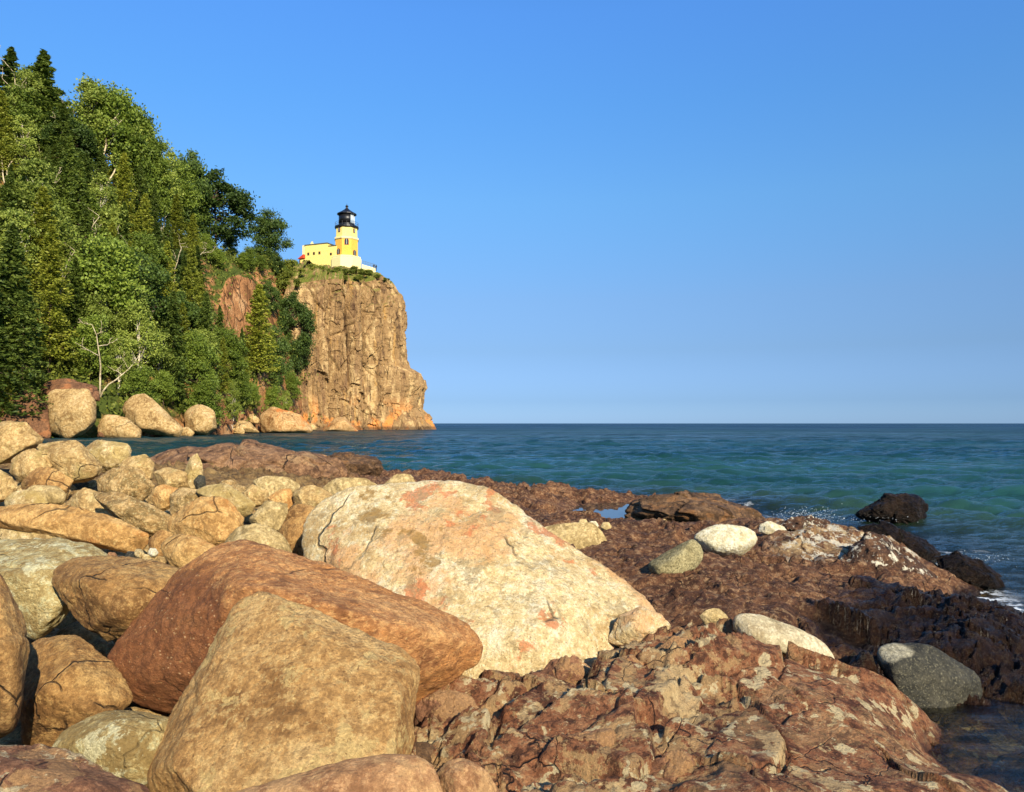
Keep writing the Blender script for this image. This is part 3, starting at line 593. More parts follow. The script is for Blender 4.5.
# the three great boulders of the foreground
boulder('great rusty brown boulder leaning behind the golden tan slab',
        [(114,655),(124,640),(159,600),(182,571),(222,549),(250,543),(278,552),(317,571),(373,587),(421,604),(459,623),(475,643),(470,661),(452,673),(426,692),(404,703),(300,740),(190,712),(150,706),(120,686)],
        M['rust'], d=3.75, t=.45, k=30, sub=7, ext=0, tilt=.3, block=.14,
        fronts=[(235,585,3.35), (285,592,3.3), (400,625,3.35), (452,640,3.55), (196,700,3.45), (140,672,3.55), (225,672,3.28), (330,690,3.2), (415,672,3.42)])
boulder('golden tan slab boulder with a broad flat face, front of the pile',
        [(146,775),(153,754),(172,728),(207,661),(242,605),(262,595),(290,604),(332,620),(361,632),(402,650),(415,669),(412,698),(409,716),(408,753),(385,830),(210,840),(152,800)],
        M['slab'], d=3.12, t=.3, k=34, sub=7, ext=0, tilt=.55, block=.14,
        fronts=[(250,625,3.12), (292,622,3.1), (395,668,3.02), (400,700,2.92), (398,750,2.8), (170,765,2.74), (190,735,2.82), (215,680,2.98), (300,790,2.62), (210,800,2.64), (380,800,2.68)])
boulder('huge cream boulder with orange stains in the middle',
        [(308,540),(315,517),(340,494),(367,487),(410,484),(457,484),(487,491),(525,519),(562,549),(599,569),(637,593),(655,613),(648,650),(600,690),(530,715),(455,720),(370,700),(325,640),(310,580)],
        M['cream'], d=4.95, t=.75, k=28, sub=7, ext=0, tilt=.5, block=.14,
        fronts=[(345,560,4.75), (360,620,4.5), (400,530,4.85), (450,640,4.25), (520,640,4.25), (560,600,4.5), (620,620,4.6), (580,665,4.3), (470,700,4.15), (480,540,4.8)])
# rocks around and on the ledge
R2 = [
 ('small cream stub of rock at the right foot of the huge cream boulder', [(606,642),(618,616),(640,606),(662,614),(671,626),(662,642),(632,652)], 'cream', dict(d=4.5, t=.16, block=.8)),
 ('dark grey round stone tucked under the tip of the rusty boulder', [(398,690),(408,668),(424,662),(431,676),(428,698),(412,708)], 'dark', dict(d=3.85, t=.1, k=8, block=0)),
 ('smooth olive green boulder lying right behind the cream boulder', [(533,534),(543,527),(560,523),(593,522),(602,530),(614,554),(612,562),(595,562),(560,556),(540,550)], 'greent', dict(d=7.9, t=.22, k=12, block=.1)),
 ('barrel shaped green speckled boulder lying on the ledge', [(645,563),(668,551),(692,536),(704,541),(709,550),(706,562),(688,577),(672,586),(657,584),(647,576)], 'greenr', dict(d=6.25, t=.19, k=4, block=0, sub=6)),
 ('bright white boulder lying on the ledge behind the green barrel', [(690,537),(702,527),(722,522),(738,526),(749,525),(758,531),(761,540),(757,547),(747,556),(733,560),(712,557),(697,548)], 'white', dict(d=7.3, t=.2, k=5, block=.1, sub=6)),
 ('long pale granite cobble resting on the red outcrop', [(727,624),(730,612),(742,610),(755,611),(802,629),(828,643),(840,660),(832,670),(810,668),(775,656),(745,650)], 'gran', dict(d=4.45, t=.16, k=5, block=0, sub=6)),
 ('small olive stone beside the long pale granite cobble', [(699,616),(706,610),(719,607),(729,615),(728,628),(706,628)], 'greent', dict(d=4.75, t=.07, k=18)),
 ('speckled dark grey boulder with a white patch at the water edge', [(875,652),(879,645),(890,642),(908,649),(930,643),(946,653),(980,675),(984,688),(965,705),(937,704),(906,700),(890,688),(878,670)], 'darkw', dict(ext=.3, d=4.6, t=.17, k=12, block=.1, sub=6)),
 ('lone dark rock surrounded by lake water', [(852,515),(862,508),(880,500),(890,494),(912,493),(922,497),(930,510),(929,520),(905,526),(870,524)], 'wet', dict(d=12.9, t=.4, k=16, sub=6, block=1.2, amp=1.5)),
 ('low black wet rock washed by waves, farther of two at right', [(935,556),(960,552),(985,563),(1000,576),(1003,590),(985,596),(960,580),(940,570)], 'wet', dict(d=7.9, t=.22, sub=6, block=1.2, amp=1.6)),
 ('low black wet ledge rock at the tip of the lichened ridge', [(855,528),(880,522),(925,540),(945,556),(940,572),(905,560),(868,545)], 'wet', dict(d=8.9, t=.3, sub=6, block=1.2, amp=1.6)),
 ('craggy brown outcrop between the rock pool and the lake', [(622,512),(630,500),(660,494),(690,492),(720,496),(745,506),(765,514),(775,524),(745,530),(690,528),(640,526)], 'brown', dict(d=12.6, t=1., k=14, sub=6, block=1.6, amp=1.3, cat='rock outcrop', name='rock_outcrop')),
 ('long reddish ridge of rock beyond the boulder pile', [(140,470),(150,450),(185,446),(228,443),(262,444),(285,455),(330,456),(345,466),(350,495),(250,500),(150,490)], 'red2', dict(d=15.5, t=1.3, k=14, sub=6, block=1.6, amp=1., cat='rock outcrop', name='rock_outcrop')),
 ('dark blocky end of the reddish ridge above the water', [(300,462),(325,455),(348,453),(378,455),(383,468),(376,478),(345,480),(310,478)], 'brown', dict(d=16.2, t=.7, k=26, sub=6, block=1.4, amp=1.2, cat='rock outcrop', name='rock_outcrop')),
 ('rounded white lichened stone on the crest of the right ledge', [(757,532),(760,524),(770,520),(784,526),(790,534),(775,539)], 'white', dict(d=8.3, t=.1, sub=5, block=1.)),
 ('lichen whitened block on the right ledge beside the splashing water', [(778,530),(790,518),(808,515),(826,520),(836,530),(820,542),(795,542)], 'ridge', dict(d=8.7, t=.2, sub=6, block=1.4, amp=1.3)),
 ('pale crested crag at the right end of the ledge', [(838,560),(852,545),(868,533),(882,535),(905,552),(930,570),(952,588),(940,592),(890,590),(845,580)], 'ridge', dict(d=7.6, t=.35, sub=6, k=24, block=1.6, amp=1.)),
 ('smooth pinkish rock at the bottom edge below the golden slab', [(205,800),(250,790),(289,781),(317,767),(345,758),(380,753),(415,752),(438,765),(450,800),(430,860),(230,860)], 'pink', dict(d=2.62, t=.14, k=10, sub=6, block=.2, tilt=.5)),
 ('small reddish rock right of the smooth pinkish one, bottom edge', [(436,775),(448,760),(465,758),(490,772),(502,800),(495,840),(440,840)], 'pink', dict(d=2.72, t=.12, k=14, sub=6, block=.4)),
 ('reddish lichened bedrock lump in the bottom left corner', [(-80,760),(-30,745),(30,747),(70,754),(102,767),(145,785),(165,840),(60,880),(-80,870)], 'red', dict(d=2.6, t=.25, k=22, sub=6, block=1., tilt=.6)),
 ('small brown knob of rock below the dark grey round stone', [(404,748),(412,742),(428,742),(441,752),(442,768),(420,770)], 'brown', dict(d=3.1, t=.06)),
]
M['red2'] = rock_mat('far_ridge_rock', S(104, 74, 52), S(160, 118, 82), S(200, 154, 110), 2., [(1.5, .6, .05, S(210, 170, 120), .6, 'n')], (12, .62, S(84, 54, 40), .6), .8, 1.1, .10, off=61., fine=12)
M['ridge'] = rock_mat('white_crusted_rock', S(56, 38, 28), S(98, 68, 48), S(140, 102, 72), 4., [(9., .595, .03, S(250, 238, 208), .95, 'n')], (40, .64, S(236, 220, 180), .6), .6, 3., .04, off=63., fine=24)
for lab, poly, mk, kw in R2:
    kw.setdefault('ext', 0); kw.setdefault('group', None); boulder(lab, poly, M[mk], **kw)
# angular blocks broken out of the foreground outcrop
BK = [
 ('cracked angular red block beside the foot of the cream boulder', [(590,690),(600,660),(630,655),(655,668),(650,700),(625,722),(598,712)], 3.95),
 ('tilted brown block with a sharp edge, middle of the fractured outcrop', [(655,650),(672,635),(700,640),(705,670),(690,695),(662,690)], 4.05),
 ('rough brown knuckle of rock at the left end of the fractured outcrop', [(412,720),(418,700),(440,690),(470,695),(485,715),(470,745),(440,752),(418,742)], 3.45),
 ('domed reddish block where the outcrop meets the cream boulder', [(535,680),(548,660),(575,655),(592,668),(590,692),(560,700)], 4.0),
 ('small dark wedge standing in a crack of the outcrop', [(640,720),(650,705),(668,706),(676,728),(668,745),(648,742)], 3.5),
 ('flat lichened tan plate low in the fractured outcrop', [(540,760),(560,735),(610,728),(622,745),(610,775),(565,785)], 3.05),
 ('squat red block near the middle of the bottom edge', [(640,790),(650,760),(680,748),(706,765),(705,800),(670,812)], 2.95),
]
for lab, poly, d in BK:
    boulder(lab, poly, M['red'], d=d, t=.11, k=34, sub=6, ext=.1, block=1.2, amp=1.1, name='rock_block', cat='rock block', group='blocks broken from the foreground outcrop')

# small cobbles and gravel filling the gaps between the boulders
def scatter_stuff():
    rng = np.random.RandomState(8); U, F = ico(2); Vs = []; Fs = []; n = 0
    for k in range(1300):
        py = rng.uniform(470, 790); px = rng.uniform(-100, 330); d = dpile(py) * rng.uniform(.95, 1.1)
        z = terr_base(np.array([px]), np.array([d]))[0]; r = rng.uniform(.02, .10) * (1 + .06 * d)
        s = np.array([rng.uniform(.7, 1.3), rng.uniform(.7, 1.3), rng.uniform(.5, .9)]) * r
        q = U * (1 + .30 * vnoise(U * 1.7 + k, 3))[:, None] * s + PXZ(px, d, z + r * .3)
        Vs.append(q); Fs.append(F + n); n += len(U)
    return mesh_np('cobbles', np.concatenate(Vs), np.concatenate(Fs), M['speck'])
o = link('cobbles', scatter_stuff()); tag(o, 'small tan cobbles filling the gaps between the shore boulders', 'cobbles', kind='stuff')
words = ['first', 'second', 'third', 'fourth', 'fifth', 'sixth', 'last']
CB = [(112,558,'pinkish'),(120,560,'grey'),(131,557,'dark grey'),(139,554,'pale'),(146,560,'pale'),(153,553,'white'),(160,562,'tan')]
for i, (px, py, cn) in enumerate(CB):
    r = 6 if i % 2 else 7
    boulder(f'{cn} cobble, {words[i]} from left in the row behind the brown tan boulder',
            [(px - r, py), (px - r * .5, py - r * .9), (px + r * .5, py - r * .8), (px + r, py), (px + r * .4, py + r * .8), (px - r * .5, py + r * .8)],
            M[['pink', 'dark', 'dark', 'pale', 'pale', 'white', 'tan'][i]], d=4.9, t=.04, k=8, sub=4, ext=0, block=0, name='cobble', cat='cobble', group='cobbles behind the brown tan boulder')
for i, (px, py, mk, lab) in enumerate([(583,524,'greent','little olive stone left of the pool stones'), (593,526,'white','little white stone between two pool stones'), (606,527,'greent','little pale green stone nearest the rock pool'), (662,524,'pale','thin flat pale stone lying by the rock pool')]):
    w_ = 9 if i == 3 else 6
    boulder(lab, [(px - w_, py), (px - 3, py - 5), (px + 3, py - 5), (px + w_, py), (px + 3, py + 4), (px - 4, py + 4)], M[mk], d=8.6 if i < 3 else 11, t=.05, sub=4, k=16, ext=0, block=0, name='stone', cat='stone', group='little stones by the rock pool')

# splash of foam where the swell meets the ledge
def foam():
    rng = np.random.RandomState(5); U, F = ico(1); Vs = []; Fs = []; n = 0
    for (cx, cy_, d, sx, sy, cnt) in ((806, 516, 10.2, 16, 5, 600), (845, 519, 10.4, 30, 2, 120), (985, 558, 8.3, 14, 4, 160)):
        for k in range(cnt):
            px = cx + rng.normal() * sx; py = cy_ + rng.normal() * sy * .8; dd = d * rng.uniform(.98, 1.02)
            c = P(px, py, dd); r = rng.uniform(.25, 1.) ** 2 * .00042 * d
            if c[2] < 0: c[2] = rng.uniform(.0, .04)
            Vs.append(U * r * np.array([rng.uniform(.8, 1.8), 1, rng.uniform(.6, 1)]) + c); Fs.append(F + n); n += len(U)
    m = NM('white_foam'); m.b.inputs['Base Color'].default_value = (.7, .74, .74, 1); m.b.inputs['Roughness'].default_value = .5
    return mesh_np('foam', np.concatenate(Vs), np.concatenate(Fs), m.m)
o = link('foam', foam()); tag(o, 'white spray and foam where small waves wash over the wet rocks', 'foam', kind='stuff')

# ------------------------------------------------------------------ wooded hillside
HK = np.array([  # px, shore depth, ridge depth, ridge pixel row
 (-500, 55, 110, -60), (-300, 64, 120, 20), (-100, 74, 130, 110), (0, 80, 136, 150), (50, 84, 140, 165), (100, 88, 145, 188), (150, 94, 150, 222), (200, 105, 158, 250),
 (222, 112, 163, 256), (250, 128, 172, 260), (275, 145, 182, 264), (290, 160, 190, 268), (303, 174, 200, 276), (330, 192, 214, 290), (360, 205, 230, 300)], float)
def hill_par(px):
    return [np.interp(px, HK[:, 0], HK[:, i]) for i in (1, 2, 3)]
def hill(px, t):
    """t 0 at the shore, 1 at the ridge, beyond 1 the plateau"""
    d0, d1, yr = hill_par(px); zr = HC + (HZ - yr) / FPX * d1
    d = d0 + (d1 - d0) * t
    prof = np.interp(t, [-.2, 0, .04, .2, .45, .62, .75, .88, 1, 1.3, 6], [-.12, 0, .07, .24, .47, .62, .79, .93, 1, 1.05, 1.1])
    cl = sstep(210, 235, px) * sstep(262, 246, px)                       # steep rocky upper part
    pc = np.interp(t, [-.2, 0, .06, .3, .5, .62, .70, .88, 1, 1.3, 6], [-.12, 0, .08, .27, .42, .52, .86, .95, 1, 1.03, 1.05])
    z = zr * (prof * (1 - cl) + pc * cl) - .3
    x = (px - 512) / FPX * d
    p = np.stack([x * .13, d * .13, z * .1], 1)
    am = np.clip(t * 5, 0, 1) * np.clip(6 - t, 0, 1)
    z = z + am * (1.3 * fbm(p, 4, 71) + .5 * fbm(p * 4, 3, 72, .6, True))
    return x, d, z
def build_hill():
    pxs = np.arange(-500, 361, 2.2); ts = np.concatenate([np.linspace(-.2, 1.3, 190), np.linspace(1.35, 5.5, 30)])
    Tt, X = np.meshgrid(ts, pxs, indexing='ij'); x, d, z = hill(X.ravel(), Tt.ravel())
    return mesh_np('hillside', np.stack([x, d, z], 1), grid_faces(*Tt.shape), None)
def hill_mat():
    m = NM('hillside_soil_and_rock'); v = m.tc
    n = m.noise(m.warp(v, .3, 2.), .25, 9, .68)
    c = m.mix(m.mr(n, .38, .5), S(116, 78, 48), S(172, 120, 76)); c = m.mix(m.mr(n, .52, .64), c, S(206, 158, 108))
    e = m.voro(m.warp(m.co((1, 1, .5)), .4, 2.), .35, 'DISTANCE_TO_EDGE'); ck = m.mr(e, 0, .06, 1, 0); c = m.mix(m.math('MULTIPLY', ck, .7), c, S(60, 38, 24))
    gn = m.n.new('ShaderNodeNewGeometry'); sep = m.n.new('ShaderNodeSeparateXYZ'); m.L(gn.outputs['Normal'], sep.inputs[0])
    g = m.math('ADD', sep.outputs[2], m.math('MULTIPLY', m.noise(v, .5, 6, .7), .5))
    c = m.mix(m.mr(g, .62, .9), c, S(74, 84, 34))
    h = m.math('SUBTRACT', m.noise(v, 1.2, 10, .7), m.math('MULTIPLY', ck, .5))
    m.put(m.b.inputs['Base Color'], c); m.b.inputs['Roughness'].default_value = .95; m.put(m.b.inputs['Normal'], m.bump(h, 1, .5)); m.b.inputs['Specular IOR Level'].default_value = .1
    return m.m
me = build_hill(); me.materials.append(hill_mat()); o = link('hillside', me); tag(o, 'steep hillside of orange brown rock and soil under the trees', 'hillside', kind='structure')

# ------------------------------------------------------------------ headland cliff
CK = [  # px, depth, rim pixel row
 (286, 172, 300), (300, 177, 283), (318, 181, 279), (335, 184.5, 277), (352, 187, 279), (368, 190, 281), (383, 193.5, 277), (393, 197, 273), (400, 201, 280), (403, 206, 288)]
def cliff_curve():
    pts = [(*PXZ(px, d, 0)[:2], HC + (HZ - y) / FPX * d) for px, d, y in CK]
    pts += [(PXZ(402, 214, 0)[0], 214, 34), (PXZ(392, 226, 0)[0], 226, 34), (PXZ(360, 245, 0)[0], 245, 34), (PXZ(300, 262, 0)[0], 262, 34), (PXZ(220, 268, 0)[0], 268, 34)]
    A = np.array(pts); s = np.concatenate([[0], np.cumsum(np.hypot(*np.diff(A[:, :2], axis=0).T))])
    ss = np.arange(0, s[-1], .16); B = np.stack([np.interp(ss, s, A[:, i]) for i in range(3)], 1)
    kn = np.hanning(25); kn /= kn.sum()
    for i in range(3):
        q = np.pad(B[:, i], 12, mode='edge'); B[:, i] = np.convolve(q, kn, 'valid')
    return ss, B
def build_cliff():
    ss, B = cliff_curve(); tg = np.gradient(B[:, :2], axis=0); tg /= np.linalg.norm(tg, axis=1)[:, None]
    nr = np.stack([tg[:, 1], -tg[:, 0]], 1)                              # outward
    ctr = np.array([PXZ(340, 222, 0)[0], 222.])
    vs = np.linspace(0, 1, 230); nv = len(vs); ns = len(ss)
    Sg, Vg = np.meshgrid(np.arange(ns), vs, indexing='xy')               # rows v, cols s
    si = Sg.ravel().astype(int); v = Vg.ravel(); rim = B[si, 2]; z = -1.5 + (rim + 1.5) * v
    sA = ss[si]; x0 = B[si, 0]; y0 = B[si, 1]; N = nr[si]
    pxa = 512 + FPX * x0 / y0
    # how far the tip runs out, by height (measured at the right end)
    tipw = sstep(372, 404, pxa) * (y0 < 235)
    ext = np.interp(z, [-1.5, 0, 3, 5.5, 9.5, 11, 14.5, 16, 18, 24, 33, 40], [8.2, 7.6, 6.0, 4.0, 4.4, 5.0, 4.0, 1.2, .3, -.1, -.6, -2.6])
    out = tipw * ext + (1 - tipw) * np.interp(z, [-1.5, 0, 3, 8, 40], [2.2, 1.6, .8, .3, 0])
    # a recessed dark chimney and big vertical buttresses
    p = np.stack([sA, 0 * sA, z], 1)
    big = fbm(np.stack([sA * .16, 0 * sA, z * .03], 1), 3, 81)
    pw = p + 1.0 * np.stack([fbm(p * np.array([.2, 1, .12]), 3, 82), 0 * sA, fbm(p * .15, 3, 83)], 1)
    f1, f2, cr, of = voro(np.stack([pw[:, 0] * .34, pw[:, 2] * .085, 0 * sA], 1), 84, 2)
    eg = f2 - f1; out += 1.0 * big + (.7 * (cr[:, 0] - .5) + .3 * of[:, 0] * (cr[:, 1] - .5) * 3) * sstep(0, .12, eg) - .5 * (1 - sstep(0, .07, eg))
    f1, f2, cr, of = voro(np.stack([pw[:, 0] * .9, pw[:, 2] * .22, 0 * sA], 1), 85, 2)
    eg = f2 - f1; out += (.2 * (cr[:, 0] - .5) + .1 * of[:, 0] * (cr[:, 1] - .5) * 3) * sstep(0, .15, eg) - .15 * (1 - sstep(0, .1, eg))
    f1, f2, cr, of = voro(np.stack([pw[:, 0] * 2., pw[:, 2] * .8, 0 * sA], 1), 86, 2)
    out += .10 * (cr[:, 0] - .5) + .10 * fbm(p * np.array([1.3, 1, .8]), 4, 87) - .1 * (1 - sstep(0, .1, f2 - f1))
    def colsaw(wc, A, hz, sd):
        t = (sA + .5 * fbm(p * np.array([.25, 1, .07]), 3, sd)) / wc; i = np.floor(t).astype(np.int64); f = t - i; o_ = 0 * i
        rnd = _h(i, np.floor(z / hz + 9 * _h(i, o_, o_, sd + 1) + .25 * fbm(p * .4, 2, sd + 2)).astype(np.int64), o_, sd)
        return A * ((np.where(f < .9, f / .9, (1 - f) / .1) - .5) * .5 + (rnd - .5))
    out += colsaw(4.6, 1.5, 13, 201) + colsaw(2.0, .75, 6.5, 202) + colsaw(.85, .3, 2.6, 203)
    for pc, wd, dp in ((349, .8, 1.6), (366, 1.2, 1.3), (328, .6, 1.0), (388, .7, 1.)):
        cxs = pc + 3 * vnoise(np.stack([z * .12, 0 * z, 0 * z + pc], 1), 88); dx = (pxa - cxs) / FPX * 190
        out -= dp * np.exp(-(dx / wd) ** 2) * sstep(4, 14, z) * (y0 < 204)
    top = sstep(.93, 1, v); out -= top * 1.2
    V = np.stack([x0 + N[:, 0] * out, y0 + N[:, 1] * out, z], 1)
    # rounded cap running inwards to the lighthouse terrace
    rimv = V.reshape(nv, ns, 3)[-1]; rows = [V.reshape(nv, ns, 3)]
    for q in np.linspace(.03, 1, 46):
        R = rimv.copy(); R[:, :2] = rimv[:, :2] * (1 - q) + ctr * q
        g = 1 - (1 - min(q * 3.0, 1)) ** 2
        R[:, 2] = rimv[:, 2] * (1 - g) + 40.7 * g
        pp = R * np.array([.35, .35, 0]); R[:, 2] += (.5 * fbm(pp, 3, 91) + .3 * fbm(pp * 3, 3, 92)) * math.sin(min(q * 2.2, 1) * math.pi) * 1.2 - .0
        rows.append(R[None])
    A = np.concatenate(rows); return mesh_np('cliff', A.reshape(-1, 3), grid_faces(A.shape[0], ns)[:, ::-1], None)
def cliff_mat():
    m = NM('tan_cliff_rock'); v = m.tc
    vv = m.co((1, 1, .16)); vw = m.warp(vv, .5, .8)
    n = m.math('ADD', m.math('MULTIPLY', m.noise(vw, .32, 9, .66), .55), m.math('MULTIPLY', m.noise(v, .7, 8, .7), .45))
    c = m.mix(m.mr(n, .38, .48), S(84, 64, 46), S(144, 114, 76)); c = m.mix(m.mr(n, .5, .60), c, S(188, 158, 110))
    st = m.mr(m.noise(m.co((.6, .6, .06), (4, 0, 0)), 1., 7, .7), .53, .6); c = m.mix(m.math('MULTIPLY', st, .6), c, S(100, 72, 52))
    st = m.mr(m.noise(m.co((.8, .8, .07), (9, 0, 0)), .6, 5, .6), .6, .66); c = m.mix(m.math('MULTIPLY', st, .3), c, S(214, 164, 84))
    # purple grey stain and orange lichen belts near the water
    sep = m.n.new('ShaderNodeSeparateXYZ'); m.L(v, sep.inputs[0]); z = sep.outputs[2]
    om = m.math('MULTIPLY', m.mr(z, 1.5, 9, 1, 0), m.mr(m.noise(v, .16, 5, .6), .5, .58)); c = m.mix(m.math('MULTIPLY', om, .75), c, S(214, 136, 66))
    ow = m.mr(z, .5, 1.2, 1, 0); c = m.mix(m.math('MULTIPLY', ow, .7), c, S(70, 52, 38))
    e = m.voro(m.warp(m.co((1, 1, .12)), .5, 1.), .6, 'DISTANCE_TO_EDGE'); ck = m.mr(e, 0, .03, 1, 0)
    ck = m.math('MULTIPLY', ck, m.mr(m.noise(v, .3, 3, .5), .5, .6)); c = m.mix(m.math('MULTIPLY', ck, .55), c, S(62, 42, 28))
    gn = m.n.new('ShaderNodeNewGeometry'); sp = m.n.new('ShaderNodeSeparateXYZ'); m.L(gn.outputs['Normal'], sp.inputs[0])
    g = m.math('MULTIPLY', m.mr(m.math('ADD', sp.outputs[2], m.math('MULTIPLY', m.noise(v, .5, 5, .7), .5)), .85, 1.0), m.mr(z, 28, 33))
    c = m.mix(g, c, S(98, 104, 40))
    h = m.math('SUBTRACT', m.math('ADD', m.noise(v, 1.1, 10, .7), m.math('MULTIPLY', m.noise(m.co((1, 1, .5)), 2.5, 5, .6), .5)), ck)
    m.put(m.b.inputs['Base Color'], c); m.b.inputs['Roughness'].default_value = .9; m.b.inputs['Specular IOR Level'].default_value = .15
    m.put(m.b.inputs['Normal'], m.bump(h, 1, .35)); return m.m
me = build_cliff(); me.polygons.foreach_set('use_smooth', [False] * len(me.polygons)); me.materials.append(cliff_mat()); o = link('cliff', me); tag(o, 'sheer tan rock cliff with vertical cracks dropping into the lake', 'cliff', kind='structure')

# boulders along the far waterline
FAR = [
 ('huge block shaped boulder at the foot of the wooded slope, leftmost on the far shore', [(44,395),(53,386),(88,388),(96,402),(96,420),(84,432),(68,437),(50,430),(44,412)], 84, 'shoreb', 2.4),
 ('low boulder right of the huge block shaped one', [(95,429),(106,413),(126,417),(141,429),(141,438),(106,439)], 87, 'shoreb', 1.6),
 ('pointed boulder sloping right, second large one on the far shore', [(122,406),(131,394),(146,392),(162,408),(184,427),(178,436),(141,430),(126,420)], 91, 'shoreb', 2.2),
 ('rounded twin boulder below the leafy birches on the far shore', [(182,412),(190,405),(202,404),(215,409),(217,427),(207,434),(184,430)], 101, 'shoreb', 2.),
 ('flat low boulder left of the orange sided one', [(222,433),(240,420),(250,422),(260,432)], 121, 'shoreb', 2.),
 ('long boulder with an orange left face on the far shore', [(257,432),(260,410),(268,405),(300,414),(313,429),(310,433)], 131, 'shoreo', 3.),
 ('orange topped boulder at the foot of the cliff', [(322,431),(336,416),(345,417),(359,431)], 162, 'shoreo', 3.),
 ('dark brown bank of rock in the shade at the far left shore', [(-60,440),(-50,392),(-5,383),(30,388),(48,404),(52,436),(20,445)], 83, 'brownfar', 2.),
 ('brown ledge rock behind the huge block shaped boulder', [(36,396),(45,380),(70,378),(98,386),(100,400),(60,402)], 87, 'brownfar', 2.),
]
M['brownfar'] = rock_mat('brown_far_rock', S(92, 62, 42), S(128, 90, 62), S(158, 112, 76), .5, [(.5, .6, .05, S(190, 120, 70), .5, 'n')], (6, .62, S(90, 64, 46), .6), .6, .3, .12, off=65., fine=7)
for lab, poly, d, mk, t in FAR:
    boulder(lab, poly, M[mk], d=d, t=t, k=20, sub=5, ext=.06, block=.6, group='large boulders on the far shore')
rng = random.Random(77); words = ['first', 'second', 'third', 'fourth', 'fifth', 'sixth', 'seventh', 'eighth', 'ninth', 'tenth', 'eleventh', 'twelfth', 'thirteenth', 'fourteenth', 'fifteenth', 'sixteenth', 'seventeenth', 'eighteenth', 'nineteenth', 'twentieth', 'twenty first', 'twenty second', 'twenty third', 'twenty fourth', 'twenty fifth', 'twenty sixth']
for i in range(24):
    px = 100 + i * 10.6 + rng.uniform(-3, 3); d = float(np.interp(px, HK[:, 0], HK[:, 1])) - rng.uniform(.5, 3); r = rng.uniform(4, 9) * (1 if px < 260 else .75)
    yb = 422 + 1264 / d; up = rng.choice((0, 0, 5, 10)) if px < 300 else 0; yb -= up; d += up * .3
    poly = [(px - r * rng.uniform(.8, 1.2), yb), (px - r * rng.uniform(.3, .8), yb - r * rng.uniform(.6, 1.1)), (px + r * rng.uniform(.1, .7), yb - r * rng.uniform(.6, 1.2)), (px + r * rng.uniform(.9, 1.3), yb - r * .3), (px + r, yb + 1)]
    boulder(f'small rock on the far waterline, {words[i]} of the small ones from left', poly, M['shoreb' if i % 3 else 'brownfar'], d=d, t=.8 * r * d / FPX, k=18, sub=4, ext=.1, block=.4, name='shore_rock', cat='rock', group='small rocks along the far waterline')

# ------------------------------------------------------------------ foliage
def leaf_mat(name, dark, light, hue=.0):
    m = NM(name); v = m.tc
    oi = m.n.new('ShaderNodeObjectInfo')
    n = m.noise(m.add(v, oi.outputs['Location']), .9, 4, .6); n2 = m.noise(v, 4.5, 3, .6)
    f = m.math('ADD', m.math('MULTIPLY', n, .5), m.math('MULTIPLY', n2, .5))
    c = m.mix(m.mr(f, .36, .64), dark, light)
    c = m.mix(m.math('MULTIPLY', oi.outputs['Random'], .6), c, tuple(x * .6 for x in dark))
    m.put(m.b.inputs['Base Color'], c); m.b.inputs['Roughness'].default_value = .55; m.b.inputs['Specular IOR Level'].default_value = .25
    tl = m.n.new('ShaderNodeBsdfTranslucent'); m.put(tl.inputs[0], c); mx = m.n.new('ShaderNodeMixShader'); mx.inputs[0].default_value = .35
    m.L(m.b.outputs[0], mx.inputs[1]); m.L(tl.outputs[0], mx.inputs[2]); m.L(mx.outputs[0], m.o.inputs[0]); return m.m
LM = dict(spruce=leaf_mat('spruce_needles', S(66, 86, 32), S(134, 148, 62)), cedar=leaf_mat('cedar_foliage', S(114, 126, 36), S(190, 188, 74)),
          birch=leaf_mat('birch_leaves', S(104, 122, 42), S(178, 186, 86)), maple=leaf_mat('broad_leaves', S(86, 108, 34), S(154, 168, 66)),
          pine=leaf_mat('pine_needles', S(56, 78, 32), S(112, 132, 56)), shrub=leaf_mat('shrub_leaves', S(90, 104, 34), S(158, 160, 66)))
def bark(name, a, b_, s=(3, 3, 1)):
    m = NM(name); n = m.noise(m.co(s), 1.5, 5, .7); m.put(m.b.inputs['Base Color'], m.mix(m.mr(n, .45, .6), a, b_)); m.b.inputs['Roughness'].default_value = .85; return m.m
BM_ = dict(brown=bark('brown_bark', S(60, 44, 30), S(98, 78, 56)), white=bark('birch_bark', S(226, 214, 186), S(140, 122, 96), (1, 1, 5)), dead=bark('bleached_dead_wood', S(196, 180, 146), S(150, 132, 100)))
def quads(C, Nn, T, a, b_):
    """centres, normals, tangents -> quads of half sizes a (along T), b"""
    T = T / (np.linalg.norm(T, axis=1)[:, None] + 1e-9); Bn = np.cross(Nn, T); Bn /= (np.linalg.norm(Bn, axis=1)[:, None] + 1e-9)
    a = a[:, None]; b_ = b_[:, None]
    V = np.stack([C - T * a, C + Bn * b_ - T * a * .1, C + T * a, C - Bn * b_ + T * a * .1], 1).reshape(-1, 3)
    return V, np.arange(len(V)).reshape(-1, 4)
